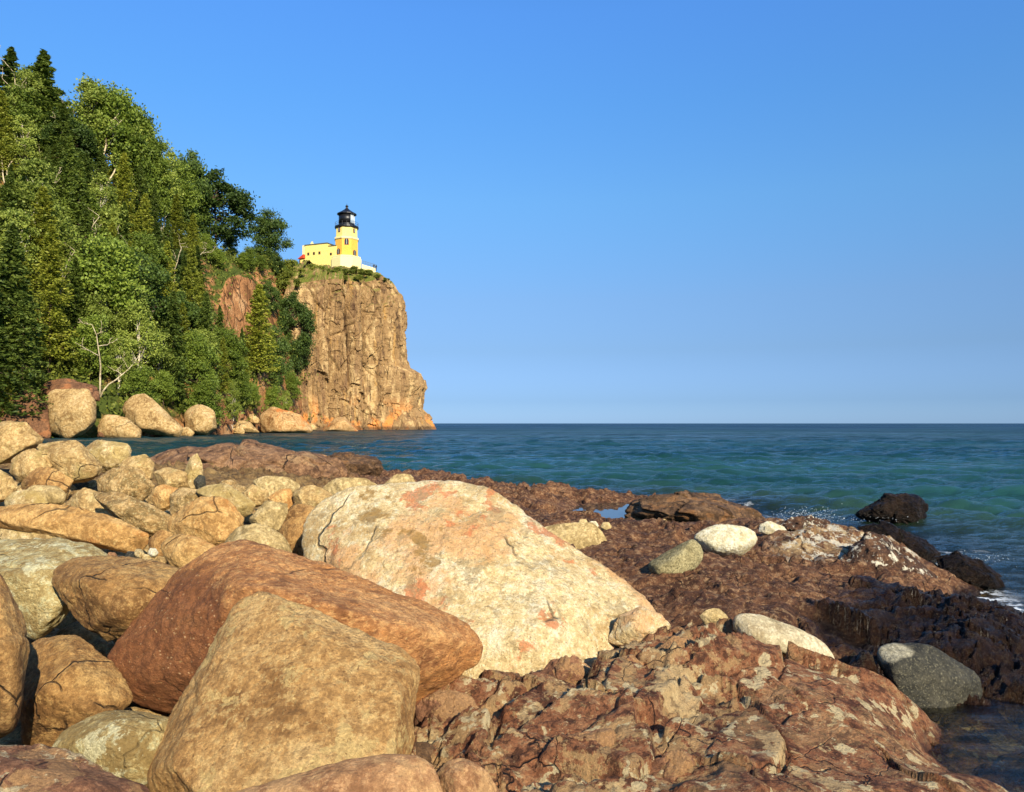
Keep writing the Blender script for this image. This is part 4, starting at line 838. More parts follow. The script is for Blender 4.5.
def conifer(seed, H=16., R=2.6, n=7500, leaf=.32, dens=1., droop=.35, sparse=0., fat=.75):
    r = np.random.RandomState(seed); Cs = []; Ts = []
    nb = int(150 * dens); tb = MB()
    tb.tube([(0, 0, -1.5), (0, 0, H * .5), (.1, 0, H * .98)], [H * .016, H * .010, .02], 6)
    per = n // nb
    for k in range(nb):
        t = (k + r.rand()) / nb; zz = H * (.10 + .9 * t ** 1.08); L = R * (1 - t) ** fat * r.uniform(.45, 1.2) + .12
        if r.rand() < sparse: continue
        az = k * 2.399 + r.uniform(-.4, .4); dr = np.array([math.cos(az), math.sin(az), 0]); 
        if k % 3 == 0: tb.tube([(0, 0, zz), tuple(dr * L * .8 + np.array([0, 0, zz - droop * L * .6]))], [.05, .015], 4)
        u = r.rand(per) ** .7; side = r.normal(size=per) * .20 * L * (1 - .5 * u)
        sd = np.array([-dr[1], dr[0], 0])
        c = dr[None] * (u * L)[:, None] + sd[None] * side[:, None]
        c[:, 2] += zz - droop * L * u ** 1.3 + .12 * L * u ** 4 + r.normal(size=per) * .13
        Cs.append(c); Ts.append(dr[None] + .7 * r.normal(size=(per, 3)) * np.array([1, 1, .5]))
    C = np.concatenate(Cs); T = np.concatenate(Ts); N = r.normal(size=C.shape) * .8 + np.array([0, 0, 1.])
    V, F = quads(C, N, T, leaf * r.uniform(.6, 1.3, len(C)), leaf * .42 * r.uniform(.6, 1.3, len(C)))
    return (V, F), tb
def broad(seed, H=14., R=3.6, n=9000, leaf=.17, ncl=34, low=.3, trunks=1, lean=.6, csz=1.15, top=1., flat=.75):
    r = np.random.RandomState(seed); tb = MB(); Cs = []
    stems = []
    for s in range(trunks):
        a = r.uniform(0, 6.28); e = np.array([math.cos(a), math.sin(a), 0]) * lean * (s + .4); hh = H * (.9 if s == 0 else r.uniform(.6, .85))
        pts = [np.array([0, 0, -1.5]) + e * .1, np.array([r.normal() * .2, r.normal() * .2, hh * .35]) + e * .8, np.array([r.normal() * .4, r.normal() * .4, hh * .7]) + e * 1.6, np.array([r.normal() * .5, r.normal() * .5, hh]) + e * 2.1]
        tb.tube([tuple(p) for p in pts], [H * .013, H * .010, H * .006, .02], 6); stems.append(pts)
    for k in range(ncl):
        for _ in range(30):
            q = r.uniform(-1, 1, 3)
            if (q ** 2).sum() < 1 and (q ** 2).sum() > .12: break
        c = np.array([q[0] * R, q[1] * R, H * (low + (1 - low) * .5) + q[2] * H * (1 - low) * .5 * top])
        wz = (c[2] / H - low) / (1 - low); c[:2] *= (1.05 - .55 * max(wz, 0) ** 1.5)
        st = stems[k % trunks]; zt = np.clip(c[2] * .75, 0, H * .9); j = min(int(zt / (H * .9) * 3), 2)
        f = zt / (H * .9) * 3 - j; b0 = st[j] * (1 - f) + st[min(j + 1, 3)] * f
        tb.tube([tuple(b0), tuple((b0 + c) / 2 + np.array([0, 0, .25])), tuple(c)], [H * .0045, H * .003, .015], 4)
        m = int(n / ncl * r.uniform(.5, 1.5)); cs = csz * r.uniform(.6, 1.3)
        g = r.normal(size=(m, 3)) * .52 * np.array([1.1, 1.1, flat]) * cs
        Cs.append(c + g)
    C = np.concatenate(Cs); N = r.normal(size=C.shape) + np.array([0, 0, .5]); T = r.normal(size=C.shape)
    V, F = quads(C, N, T, leaf * r.uniform(.6, 1.4, len(C)), leaf * .7 * r.uniform(.6, 1.3, len(C)))
    return (V, F), tb
def snag(seed, H):
    r = np.random.RandomState(seed); tb = MB()
    def limb(p, d, L, rad, lvl):
        pts = [p]; n = 7
        for k in range(n):
            d = d + r.normal(size=3) * (.16 if lvl == 0 else .28); d[2] = max(d[2], .1 if lvl else .55); d = d / np.linalg.norm(d)
            pts.append(pts[-1] + d * L / n)
            if lvl < 2 and k > (2 if lvl == 0 else 0) and r.rand() < (.75 if lvl == 0 else .5):
                e = d * .6 + r.normal(size=3) * .6; e[2] = abs(e[2]) * .8 + .2; limb(pts[-1], e / np.linalg.norm(e), L * r.uniform(.25, .5) * (1 - .4 * k / n), rad * (1 - k / n) * .55 + .015, lvl + 1)
        tb.tube([tuple(q) for q in pts], [rad * (1 - .85 * k / n) + .012 for k in range(n + 1)], 5 if lvl == 0 else 4)
    limb(np.array([0, 0, -1.]), np.array([r.normal() * .15, r.normal() * .1, 1.]), H + 1, .15, 0)
    if seed % 2: limb(np.array([.3, 0, -1.]), np.array([.25, 0, 1.]), H * .8, .12, 0)
    return tb
def make_tree(name, crown, tb, lm, bm):
    e = empty(name, (0, 0, 0)); tb.build('trunk', bm, e, True)
    if crown is not None: link('crown', mesh_np('crown', crown[0], crown[1], lm, False), (0, 0, 0), e)
    return e
PROTO = {}
def proto(kind, H, name, crown, tb, lm, bm): PROTO.setdefault(kind, []).append((make_tree(name, crown, tb, lm, bm), H, [False]))
for s in range(4): c, t = conifer(100 + s, 16, 3.3 + .3 * s, 9500, .25, .85, .45, .08, .8); proto('spruce', 16, 'spruce_tree', c, t, LM['spruce'], BM_['brown'])
for s in range(3): c, t = conifer(200 + s, 16, 3.0 + .3 * s, 10500, .23, 1.25, .15, .05, .62); proto('cedar', 16, 'cedar_tree', c, t, LM['cedar'], BM_['brown'])
for s in range(4): c, t = broad(300 + s, 14, 3.2, 9500, .17, 44, .2, 2, .5, 1.0); proto('birch', 14, 'birch_tree', c, t, LM['birch'], BM_['white'])
for s in range(3): c, t = broad(400 + s, 12, 3.8, 12500, .17, 46, .12, 1, .4, 1.15); proto('maple', 12, 'maple_tree', c, t, LM['maple'], BM_['brown'])
for s in range(3): c, t = broad(500 + s, 11, 4.6, 15000, .18, 60, .04, 1, .3, 1.1, 1., .7); proto('pine', 11, 'pine_tree', c, t, LM['pine'], BM_['brown'])
for s in range(3): c, t = broad(600 + s, 2.2, 1.7, 2600, .13, 16, .1, 1, .1, .55); proto('shrub', 2.2, 'shrub', c, t, LM['shrub'], BM_['brown'])
for s in range(6): proto('snag', 9, 'dead_tree', None, snag(700 + s, 9), None, BM_['dead'])
def children(o): return [c for c in COL.objects if c.parent == o]
TREES = []; _n = {}
def place(kind, loc, h, label=None, group=None, wide=1., var=None, cat=None):
    ps = PROTO[kind]; i = _n.get(kind, 0); _n[kind] = i + 1; p, H, used = ps[(var if var is not None else i) % len(ps)]
    if used[0]:
        o = p.copy(); COL.objects.link(o)
        for ch in children(p): c = ch.copy(); COL.objects.link(c); c.parent = o
    else: o = p; used[0] = True
    for k_ in ('label', 'category', 'group'):
        if k_ in o: del o[k_]
    s = h / H; o.scale = (s * wide, s * wide, s); o.location = loc; o.rotation_euler = (0, 0, i * 2.1 + 1)
    tag(o, label, cat or {'snag': 'dead tree', 'shrub': 'shrub'}.get(kind, 'tree'), group); return o
def hill_at(px, topy, h):
    """point on the slope in column px whose tree of height h tops out at pixel row topy"""
    ts = np.linspace(.02, 1.12, 120); x, d, z = hill(np.full(120, float(px)), ts)
    yt = HZ - (z + h - HC) / d * FPX; j = int(np.argmin(np.abs(yt - topy))); return (x[j], d[j], z[j] - .2), ts[j], h + max(0., (yt[j] - topy) * d[j] / FPX)
NT = [  # px, top row, height, kind, width, label
 (3, 50, 16, 'spruce', 1.5, 'dark spruce on the skyline cut by the left edge'),
 (37, 54, 17, 'spruce', 1.7, 'tallest dark spruce on the skyline'),
 (20, 68, 15, 'birch', 1., 'birch just left of the tallest skyline spruce'),
 (30, 66, 15, 'maple', .8, 'leafy tree crowding the tallest skyline spruce'),
 (128, 106, 14, 'maple', .8, 'leafy tree stepping down the skyline from the high birch'),
 (146, 140, 12, 'maple', .8, 'leafy skyline tree left of the pale leaning birch'),
 (57, 108, 14, 'spruce', 1.4, 'narrow spruce right beside the tallest skyline spruce'),
 (88, 80, 16, 'birch', 1.15, 'high crowned birch rising alone right of the skyline notch'),
 (110, 86, 15, 'maple', 1.05, 'leafy green tree on the skyline right of the high birch'),
 (130, 116, 14, 'birch', 1., 'birch on the skyline slope below the leafy green tree'),
 (160, 146, 12, 'birch', .9, 'pale leaning birch on the skyline before the dark pines'),
 (186, 150, 10, 'pine', .62, 'small open crowned pine left of the big dark pine'),
 (213, 174, 13.5, 'pine', 1.15, 'big dark spreading pine on the skyline'),
 (267, 212, 11.5, 'pine', .95, 'rounded dark pine nearest the lighthouse'),
 (247, 250, 6, 'maple', .9, 'low dark bushy tree between the two round pines'),
 (228, 240, 5.5, 'maple', 1.0, 'low leafy tree under the right side of the big dark pine'),
 (204, 236, 6, 'maple', 1.0, 'low leafy tree under the left side of the big dark pine'),
 (216, 252, 4.5, 'maple', 1.2, 'bushy tree at the top of the orange rock face'),
 (240, 256, 4, 'maple', 1.2, 'small bushy tree on the ridge left of the rounded pine'),
 (258, 258, 4, 'maple', 1.2, 'small bushy tree at the trunk of the rounded pine'),
 (274, 256, 5.5, 'pine', .9, 'low dark bushy tree right of the rounded pine trunk'),
 (293, 264, 4, 'maple', 1.1, 'small leafy tree just left of the cliff rim'),
 (268, 285, 7, 'pine', .8, 'dark leafy tree hanging above the big cedar'),
 (300, 320, 9, 'pine', .7, 'dark leafy tree climbing the left edge of the cliff'),
 (296, 335, 10, 'pine', .8, 'dark leafy tree low against the left edge of the cliff'),
 (311, 352, 8, 'maple', .8, 'green tree in the notch at the lower left of the cliff'),
 (290, 375, 7, 'maple', 1., 'leafy bush above the long orange sided boulder'),
 (178, 165, 11, 'maple', .9, 'green tree between leaning birch and small pine'),
 (150, 160, 12, 'maple', .9, 'green tree beside the pale leaning birch'),
 (282, 268, 5, 'maple', .9, 'low bushy tree right under the rounded dark pine'),
 (48, 232, 17, 'cedar', 1., 'bright yellow green cedar above the huge shore boulder'),
 (258, 292, 17, 'cedar', 1.15, 'big yellow green cedar in front of the cliff'),
 (190, 252, 16, 'cedar', .75, 'slim yellow green cedar left of the orange rock face'),
 (205, 300, 14, 'spruce', .9, 'green spruce below the orange rock face'),
 (172, 300, 15, 'spruce', 1., 'dark spruce above the twin shore boulder'),
 (104, 240, 15, 'maple', 1.05, 'large leafy tree above the pointed shore boulder'),
 (90, 320, 8, 'maple', 1., 'small leafy tree right beside the huge shore boulder'),
 (138, 305, 11, 'birch', 1., 'slender birch over the gap between shore boulders'),
 (118, 340, 7, 'birch', 1., 'thin multi stemmed birch low on the shore'),
 (160, 330, 9, 'birch', 1., 'low birch above the pointed shore boulder'),
 (196, 335, 10, 'maple', .9, 'bright green leafy tree above the twin shore boulder'),
 (222, 345, 9, 'cedar', .9, 'short cedar left of the big yellow green one'),
 (292, 296, 15, 'pine', .75, 'dark green tree against the left edge of the cliff'),
 (238, 372, 7, 'maple', 1., 'bush like leafy tree behind the flat low shore boulder'),
 (275, 330, 12, 'pine', .6, 'narrow dark tree between big cedar and cliff'),
 (305, 358, 8, 'maple', .7, 'dark bushy tree growing at the foot of the cliff'),
 (318, 378, 5, 'shrub', .9, 'green bush climbing the crack at the foot of the cliff'),
 (8, 230, 18, 'spruce', 1.1, 'big shaded spruce at the left edge'),
 (-14, 270, 16, 'spruce', 1.2, 'shaded spruce half cut by the left edge'),
 (22, 300, 13, 'spruce', 1.1, 'low shaded spruce left of the bright cedar'),
 (75, 165, 15, 'spruce', 1., 'dark spruce high on the slope under the skyline notch'),
 (142, 200, 14, 'cedar', .9, 'yellowish cedar in the middle of the upper slope'),
 (98, 180, 13, 'birch', 1., 'birch high on the slope under the high crowned birch'),
 (30, 160, 13, 'birch', 1.1, 'light green birch under the tallest skyline spruce'),
 (165, 225, 12, 'spruce', .9, 'spruce just left of the slim yellow green cedar'),
]
occ = []
for px, ty, h, kd, wd, lab in NT:
    loc, t, h = hill_at(px, ty - (9 if kd in ('spruce', 'cedar') else 5), h); place(kd, loc, h, lab, 'trees on the wooded slope', wd); occ.append((px, ty, h * FPX / loc[1]))
# the rest of the wood, each tree told apart by its belt on the slope and its turn from the left
rng = random.Random(5); fill = []
for row, (f0, hh) in enumerate(((.04, 8), (.16, 11), (.30, 12.5), (.45, 13), (.60, 13), (.75, 13), (.90, 12))):
    px = -230 + rng.uniform(0, 14)
    while px < 300:
        d0, d1, yr = hill_par(px); step = (2.9 * FPX / (d0 + (d1 - d0) * f0)) * rng.uniform(.8, 1.35)
        t = f0 + rng.uniform(-.05, .05)
        bare = (205 < px < 300 and t > .36) or (px > 262 and t > .1) or (20 < px < 110 and t < .08) or (30 < px < 62 and .02 < t < .3)
        if not bare and not (px > 215 and t > .84):
            kd = rng.choices(['spruce', 'cedar', 'birch', 'maple', 'pine'], [4.5, 3.2, 2.6, 1.3, .5] if t > .1 else [1, 1, 3, 3, .3])[0]
            h = hh * rng.uniform(.75, 1.15) * (.8 if px > 150 else 1)
            x, d, z = hill(np.array([float(px)]), np.array([t])); fill.append([px, t, kd, h, (x[0], d[0], z[0] - .2), rng.uniform(.85, 1.15)])
        px += step
belt = lambda t: 'along the foot of the slope' if t < .1 else 'low on the slope' if t < .36 else 'halfway up the slope' if t < .66 else 'high on the slope'
desc = dict(spruce='dark spruce', cedar='yellow green cedar', birch='white trunked birch', maple='broad leaved tree', pine='dark open pine')
def ordinal(n): return words[n] if n < len(words) else words[-1]
cnt = {}
for px, t, kd, h, loc, wd in sorted(fill):
    if px < -25:                                    # outside the frame: a thin row only, for its shade
        if rng.random() < .45: place(kd, loc, h, f'{desc[kd]} beyond the left edge of the view', 'trees beyond the left edge', wd)
        continue
    key = (kd, belt(t)); n = cnt.get(key, 0); cnt[key] = n + 1
    place(kd, loc, h, f'{desc[kd]} {key[1]}, {ordinal(n)} from left', 'trees on the wooded slope', wd)
# bleached snags
for i, (px, ty, h, lab) in enumerate([(28, 84, 9, 'forked bleached dead tree just under the skyline at the left'), (50, 128, 7, 'thin pale trunk below the narrow skyline spruce'), (120, 150, 8, 'thin pale trunk under the leafy skyline trees'), (70, 250, 7, 'bare pale trunk right of the bright cedar'), (168, 178, 7, 'pale bare trunk under the leaning birch'), (128, 290, 7, 'bare pale trunk in the middle of the lower slope'), (8, 175, 7, 'bare pale branchy trunk cut close to the left edge'), (45, 165, 9, 'twin bleached dead trunk in the middle of the upper left slope'), (60, 112, 8, 'bleached leaning dead trunk right of the tallest spruce'),
    (103, 108, 12, 'long bleached forked trunk below the high crowned birch'), (196, 232, 7, 'pale dead trunks left of the orange rock face'), (112, 325, 7, 'thin pale dead trunk above the low shore boulder'),
    (140, 250, 8, 'bare pale dead tree in mid slope'), (15, 130, 8, 'small bleached snag near the left edge'), (178, 248, 8, 'crooked pale snag beside the slim cedar'), (92, 215, 8, 'bare pale forked snag under the yellowish cedar')]):
    loc, t, h = hill_at(px, ty, h); loc = (loc[0] + .4, loc[1] - 3.6, loc[2] - .6); place('snag', loc, h * 1.1, lab, 'bleached dead trees on the slope', 1.)

# shrubs around the rim of the cliff below the lighthouse
SH = [(366,273,197,1.9),(372,274,198,1.8),(377,275,199,1.6),(283,268,181,3.6),(291,266,182,3.4),(297,270,181,2.6),(287,277,178,3.6),(296,282,177.5,2.6),(297,276,181,2.6),(306,273,185,2.0),(315,268,188,3.0),(322,272,187,2.),(330,270,189,2.2),(338,269,190,2.2),(347,270,191,2.2),(355,268,193,2.2),(363,270,193,2.2),(370,270,196,1.8),(316,276,184,1.8),(345,275,188,1.6),(360,275,190,1.8),(290,277,180,2.6),(282,282,176,2.4),(378,273,196,1.3),(386,276,197,1.2)]
for i, (px, py, d, h) in enumerate(sorted(SH)):
    p = P(px, py + 3, d); place('shrub', (p[0], p[1], p[2] - .6), h * .75, f'green shrub on the cliff rim below the lighthouse, {words[i]} from the left', 'shrubs along the cliff rim', 1.3)

# undergrowth over the slope: one mass of leaves
def undergrowth():
    r = np.random.RandomState(12); n = 52000
    cpx = r.uniform(-240, 318, 2400); ct = r.rand(2400) ** .9 * 1.1
    k = ((cpx > 214) & (cpx < 256) & (ct > .5) & (ct < .84) & (r.rand(2400) < .75)) | ((cpx > 262) & (ct > .1) & (ct < .7) & (r.rand(2400) < .6)) | ((ct < .035)) | ((cpx > 30) & (cpx < 105) & (ct < .08))
    cpx = cpx[~k]; ct = ct[~k]; i = r.randint(0, len(cpx), n)
    x, d, z = hill(cpx, ct); c = np.stack([x, d, z], 1)[i] + r.normal(size=(n, 3)) * np.array([1.1, 1.1, .5]); c[:, 2] += .5
    V, F = quads(c, r.normal(size=c.shape) + np.array([0, -.4, .8]), r.normal(size=c.shape), .26 * r.uniform(.5, 1.4, n), .17 * r.uniform(.5, 1.4, n))
    return mesh_np('undergrowth', V, F, LM['shrub'], False)
o = link('undergrowth', undergrowth()); tag(o, 'tangled green undergrowth covering the wooded slope', 'undergrowth', kind='stuff')

# ------------------------------------------------------------------ lighthouse
def plain(name, col, rough=.7, metal=0., nz=.0, sc_=2.):
    m = NM(name); c = col
    if nz: c = m.mix(m.mr(m.noise(m.tc, sc_, 6, .7), .35, .65, 0, nz), col, tuple(x * .6 for x in col))
    m.put(m.b.inputs['Base Color'], c); m.b.inputs['Roughness'].default_value = rough; m.b.inputs['Metallic'].default_value = metal; return m.m
def brick(name, a, b_, mortar):
    m = NM(name); br = m.n.new('ShaderNodeTexBrick'); m.L(m.co((1, 1, 1), (0, 0, 0), (math.pi / 2, 0, 0)), br.inputs['Vector'])
    br.inputs['Scale'].default_value = 2.2; br.inputs['Color1'].default_value = (*a, 1); br.inputs['Color2'].default_value = (*b_, 1); br.inputs['Mortar'].default_value = (*mortar, 1); br.inputs['Mortar Size'].default_value = .015
    c = m.mix(m.mr(m.noise(m.tc, .8, 5, .7), .4, .65, 0, .25), br.outputs[0], tuple(x * .6 for x in a))
    m.put(m.b.inputs['Base Color'], c); m.b.inputs['Roughness'].default_value = .85; return m.m
YB = brick('yellow_brick', S(232, 176, 58), S(222, 160, 48), S(220, 184, 110)); PB = brick('pale_yellow_brick', S(236, 214, 120), S(226, 200, 104), S(232, 214, 150))
CR = plain('cream_concrete', S(234, 214, 152), .8, 0, .2); BK_ = plain('black_painted_iron', S(26, 26, 28), .4, .2); WH = plain('white_frame', S(225, 225, 215), .6); RR = plain('red_roof', S(190, 62, 34), .7, 0, .2); DK = plain('dark_window_glass', S(40, 34, 34), .15); GR = plain('grey_roof_edge', S(90, 86, 74), .7)
GLS = NM('lantern_glass'); GLS.b.inputs['Base Color'].default_value = (.75, .85, .88, 1); GLS.b.inputs['Roughness'].default_value = .05; GLS.b.inputs['Alpha'].default_value = .55; GLS = GLS.m
LX, LY = PXZ(345.4, 203, 0)[:2]; LZ = 41.2
az = math.atan2(-LX, LY); lt = empty('lighthouse', (LX, LY, LZ), -math.atan2(LX, LY) * 1.0)
tag(lt, 'octagonal yellow brick lighthouse tower with a black lantern room on the cliff top', 'lighthouse')
U = 203 / FPX
def yz(py): return HC + (HZ - py) / FPX * 203 - LZ
o8 = math.pi / 8; cr8 = 1 / math.cos(o8)
b = MB(); b.lathe([(3.75 * cr8, -2.5), (3.75 * cr8, yz(259)), (3.5 * cr8, yz(258.4)), (3.55 * cr8, yz(258)), (3.55 * cr8, yz(256.8)), (3.0 * cr8, yz(256))], 8, o8); b.build('plinth', CR, lt)
b = MB(); b.lathe([(2.88 * cr8, yz(256.2)), (2.82 * cr8, yz(239.6))], 8, o8); sh_ = b.build('tower_shaft', YB, lt)
b = MB(); b.lathe([(2.84 * cr8, yz(239.9)), (3.02 * cr8, yz(239.2)), (3.02 * cr8, yz(237.8)), (2.75 * cr8, yz(237.2))], 8, o8); b.build('belt_course', CR, lt)
b = MB(); b.lathe([(2.68 * cr8, yz(237.4)), (2.62 * cr8, yz(228))], 8, o8); b.build('upper_shaft', PB, lt)
b = MB(); b.lathe([(2.5, yz(228.2)), (3.0, yz(227.4)), (3.05, yz(226.9)), (3.05, yz(225.6)), (2.2, yz(225.4))], 24); b.build('gallery', BK_, lt)
b = MB(); b.lathe([(2.05, yz(225.6)), (2.05, yz(222.8))], 24); lr = b.build('lantern_room', BK_, lt)
# solid dark panels on the landward side, glass lakeward
a0, a1 = math.radians(-150 - 60), math.radians(-62)
b = MB(); n = 20; V = []; F = []
for k in range(n + 1):
    a = a0 + (a1 - a0) * k / n
    for rr in (2.05, 1.97):
        for zz in (yz(222.8), yz(213.3)): V.append((rr * math.cos(a), rr * math.sin(a), zz))
for k in range(n):
    i = k * 4; j = i + 4
    F += [(i, j, j + 1, i + 1), (i + 2, i + 3, j + 3, j + 2), (i + 1, j + 1, j + 3, i + 3), (i, i + 2, j + 2, j)]
F += [(0, 1, 3, 2), (n * 4, n * 4 + 2, n * 4 + 3, n * 4 + 1)]
b.add(V, F); b.build('panel', BK_, lr, True)
b = MB()
for k in range(1, 9):
    a = a1 + (2 * math.pi - (a1 - a0)) * k / 8.5; b.tube([(2. * math.cos(a), 2. * math.sin(a), yz(222.8)), (2. * math.cos(a), 2. * math.sin(a), yz(213.3))], [.05, .05], 5)
b.build('mullion', WH, lr)
b = MB(); b.lathe([(1.9, yz(222.8)), (1.9, yz(213.3))], 24); b.build('pane', GLS, lr, True)
b = MB(); b.lathe([(.5, yz(222.8)), (.95, yz(220)), (1.05, yz(218)), (.95, yz(216)), (.4, yz(214))], 16); b.build('lens', plain('lens_glass', S(200, 215, 205), .1), lr, True)
b = MB(); b.lathe([(1.95, yz(213.6)), (2.5, yz(213.2)), (2.5, yz(212.4)), (1.5, yz(210.2)), (.7, yz(208)), (.32, yz(206.6)), (.3, yz(205.8))], 16); b.build('lantern_roof', BK_, lt)
b = MB(); b.lathe([(.12, yz(206)), (.28, yz(205.4)), (.42, yz(204.6)), (.28, yz(203.7)), (.06, yz(203.2)), (.03, yz(201.8))], 12); b.build('ventilator_ball', BK_, lt, True)
b = MB()
for k in range(16):
    a = 2 * math.pi * k / 16; b.tube([(2.95 * math.cos(a), 2.95 * math.sin(a), yz(225.6)), (2.95 * math.cos(a), 2.95 * math.sin(a), yz(221.6))], [.03, .03], 4)
for zz in (yz(221.7), yz(223.6)):
    pts = [(2.95 * math.cos(2 * math.pi * k / 24), 2.95 * math.sin(2 * math.pi * k / 24), zz) for k in range(25)]; b.tube(pts, [.03] * 25, 4)
b.build('gallery_railing', BK_, lt)
def face_window(ang, r, z0, z1, wd, arched, parent=None):
    ca, sa = math.cos(ang), math.sin(ang)
    def T(u, o_, z): return (ca * (r + o_) - sa * u, sa * (r + o_) + ca * u, z)
    def panel(w_, za, zb, o0, o1, arch):
        pr = [(-w_, za), (w_, za)] + ([(w_ * math.cos(t), zb - w_ + w_ * math.sin(t)) for t in np.linspace(0, math.pi, 9)] if arch else [(w_, zb), (-w_, zb)])
        n = len(pr); b = MB(); b.add([T(u, o0, z) for u, z in pr] + [T(u, o1, z) for u, z in pr], [tuple(range(n))[::-1], tuple(range(n, 2 * n))] + [(k, (k + 1) % n, n + (k + 1) % n, n + k) for k in range(n)]); return b
    f = panel(wd / 2 + .12, z0 - .12, z1 + .12, -.1, .06, arched).build('window', plain('brown_window_frame', S(96, 40, 26), .6) if 'brown_window_frame' not in bpy.data.materials else bpy.data.materials['brown_window_frame'], lt if parent is None else parent)
    panel(wd / 2, z0, z1, .05, .09, arched).build('pane', DK, f)
    b = MB(); b.add([T(u, o_, z) for z in (z0, z1) for o_ in (.085, .12) for u in (-.03, .03)], [(0, 2, 3, 1), (4, 5, 7, 6), (0, 1, 5, 4), (2, 6, 7, 3), (0, 4, 6, 2), (1, 3, 7, 5)]); b.build('mullion', WH, f)
F0 = -math.pi / 2
face_window(F0, 2.86, yz(245.5), yz(239.9), .85, True)
face_window(F0 - math.pi / 4, 2.87, yz(254.7), yz(249.8), .85, True); face_window(F0 + math.pi / 4, 2.87, yz(255.6), yz(250.6), .85, True)
face_window(F0 - math.pi / 4, 2.66, yz(232.2), yz(228.6), .42, False); face_window(F0 + math.pi / 4, 2.66, yz(232.6), yz(229.2), .42, False)

# fog signal building beside the tower
A = PXZ(303.8, 204, 0)[:2]; Bp = PXZ(334.5, 200.5, 0)[:2]; Lb = math.hypot(Bp[0] - A[0], Bp[1] - A[1])
fb = empty('signal_building', (A[0], A[1], LZ), math.atan2(Bp[1] - A[1], Bp[0] - A[0])); tag(fb, 'low pale yellow brick building with a flat roof left of the lighthouse tower', 'building')
zt = yz(243.4); b = MB(); b.box(0, Lb * .72, 0, 6, -3, zt); b.build('wall', PB, fb)
b = MB(); b.box(Lb * .72 + .02, Lb, .35, 5, -3, zt - .75); b.build('wall', PB, fb)
b = MB(); b.box(-.15, Lb * .72 + .15, -.15, 6.15, zt, zt + .18); rf = b.build('roof', GR, fb)
b = MB(); b.box(Lb * .72 + .15, Lb, .2, 5.1, zt - .75, zt - .57); b.build('roof', GR, fb)
b = MB(); b.box(.5, 1.1, 1.5, 2.1, zt + .18, zt + .9); b.box(.62, .98, 1.62, 1.98, zt + .9, zt + 1.3); b.build('chimney', CR, rf)
b = MB(); b.box(-1.0, -.01, .12, 5, -3, zt + .12); b.build('end_wall', CR, fb)
b = MB(); b.add([(-1.9, -.75, yz(257)), (0, -.75, yz(256.6)), (0, 5.2, yz(256.6)), (-1.9, 5.2, yz(257)), (-.05, -.75, yz(252.8)), (-.05, 5.2, yz(252.8))], [(0, 1, 2, 3), (0, 4, 5, 3), (0, 1, 4), (3, 2, 5), (1, 4, 5, 2)]); b.build('porch_roof', RR, fb)
b = MB(); b.box(-1.25, 0.02, -.35, 4.8, -3, yz(257.9)); b.build('porch', PB, fb)
b = MB(); b.box(-1.5, -1.28, -.5, -.3, -1, yz(257.9)); b.build('porch_post', plain('dark_post', S(90, 40, 30), .7), fb)
for u in (1.0, 2.75, 4.45):
    b = MB(); b.box(u - .32, u + .32, -.06, .02, yz(253.8), yz(250.9)); f = b.build('window', plain('window_trim', S(150, 120, 60), .7) if 'window_trim' not in bpy.data.materials else bpy.data.materials['window_trim'], fb)
    b = MB(); b.box(u - .22, u + .22, -.09, -.055, yz(253.5), yz(251.3)); b.build('pane', DK, f)
u = Lb * .72 + .95
b = MB(); b.box(u - .32, u + .32, .29, .36, yz(255.6), yz(252.9)); f = b.build('window', bpy.data.materials['window_trim'], fb)
b = MB(); b.box(u - .22, u + .22, .26, .295, yz(255.3), yz(253.2)); b.build('pane', DK, f)
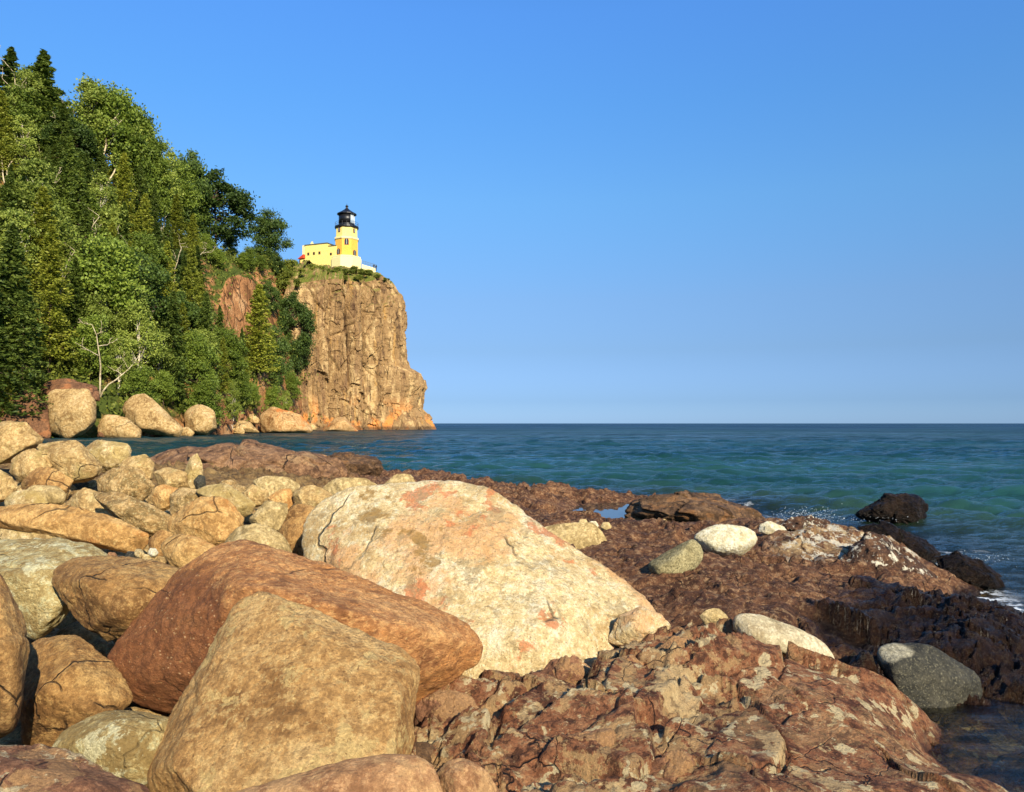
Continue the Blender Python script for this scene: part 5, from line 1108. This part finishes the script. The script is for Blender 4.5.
# terrace wall, railing and two visitors right of the tower
w0, w1 = PXZ(361, 201, 0), PXZ(375, 203, 0)
tw = empty('terrace_wall', (w0[0], w0[1], LZ)); tag(tw, 'low pale stone terrace wall with an iron railing right of the lighthouse', 'wall')
Lw = w1[0] - w0[0]
b = MB(); b.add([(0, 0, -2.5), (Lw, 1.2, -3.5), (Lw, 1.7, -3.5), (0, .5, -2.5), (0, 0, yz(265)), (Lw, 1.2, yz(268)), (Lw, 1.7, yz(268)), (0, .5, yz(265))], [(0, 3, 2, 1), (4, 5, 6, 7), (0, 1, 5, 4), (1, 2, 6, 5), (2, 3, 7, 6), (3, 0, 4, 7)]); b.build('parapet', CR, tw)
b = MB()
for zo in (1.0, .5): b.tube([(0, .25, yz(265) + zo), (Lw, 1.45, yz(268) + zo)], [.035, .035], 5)
for k in range(9):
    f = k / 8; b.tube([(Lw * f, .25 + 1.2 * f, yz(265 + 3 * f)), (Lw * f, .25 + 1.2 * f, yz(265 + 3 * f) + 1.02)], [.03, .03], 4)
b.build('railing', GR, tw)
def person(px, label, lean):
    v = [(0, 0, .92), (0, 0, 1.15), (0, 0, 1.38), (0, -.01, 1.5), (0, -.02, 1.62), (0, -.02, 1.72),
         (-.18, 0, 1.40), (-.25, .02, 1.14), (-.22, -.16, .95), (.18, 0, 1.40), (.25, .02, 1.14), (.22, -.16, .95),
         (-.1, 0, .86), (-.11, .02, .48), (-.11, .05, .08), (-.11, -.1, .04), (.1, 0, .86), (.11, -.02, .48), (.11, .03, .08), (.11, -.12, .04)]
    e = [(0, 1), (1, 2), (2, 3), (3, 4), (4, 5), (2, 6), (6, 7), (7, 8), (2, 9), (9, 10), (10, 11), (0, 12), (12, 13), (13, 14), (14, 15), (0, 16), (16, 17), (17, 18), (18, 19)]
    r = [.15, .14, .16, .06, .10, .08, .07, .05, .04, .07, .05, .04, .09, .065, .05, .04, .09, .065, .05, .04]
    me = bpy.data.meshes.new('person'); me.from_pydata(v, e, []); o = bpy.data.objects.new('person', me); COL.objects.link(o)
    md = o.modifiers.new('skin', 'SKIN'); sk = me.skin_vertices[0].data
    for i, q in enumerate(r): sk[i].radius = (q, q * .8)
    sk[0].use_root = True
    o.modifiers.new('sub', 'SUBSURF').render_levels = 2
    dg = bpy.context.evaluated_depsgraph_get(); me2 = bpy.data.meshes.new_from_object(o.evaluated_get(dg)); bpy.data.objects.remove(o)
    me2.materials.clear(); me2.materials.append(plain('dark_clothing', S(34, 36, 44), .9)); me2.name = 'person'
    f = (px - 361) / 17.5; loc = (w0[0] + Lw * f, w0[1] + .9 + 1.2 * f, LZ + yz(265 + 3 * f) - .55)
    o = link('person', me2, loc); o.rotation_euler = (0, 0, lean); tag(o, label, 'person', 'visitors at the terrace wall'); return o
person(375.8, 'dark clothed person standing at the terrace wall, nearer the lighthouse', .4); person(378.8, 'dark clothed person standing at the terrace wall, farther from the lighthouse', -.5)
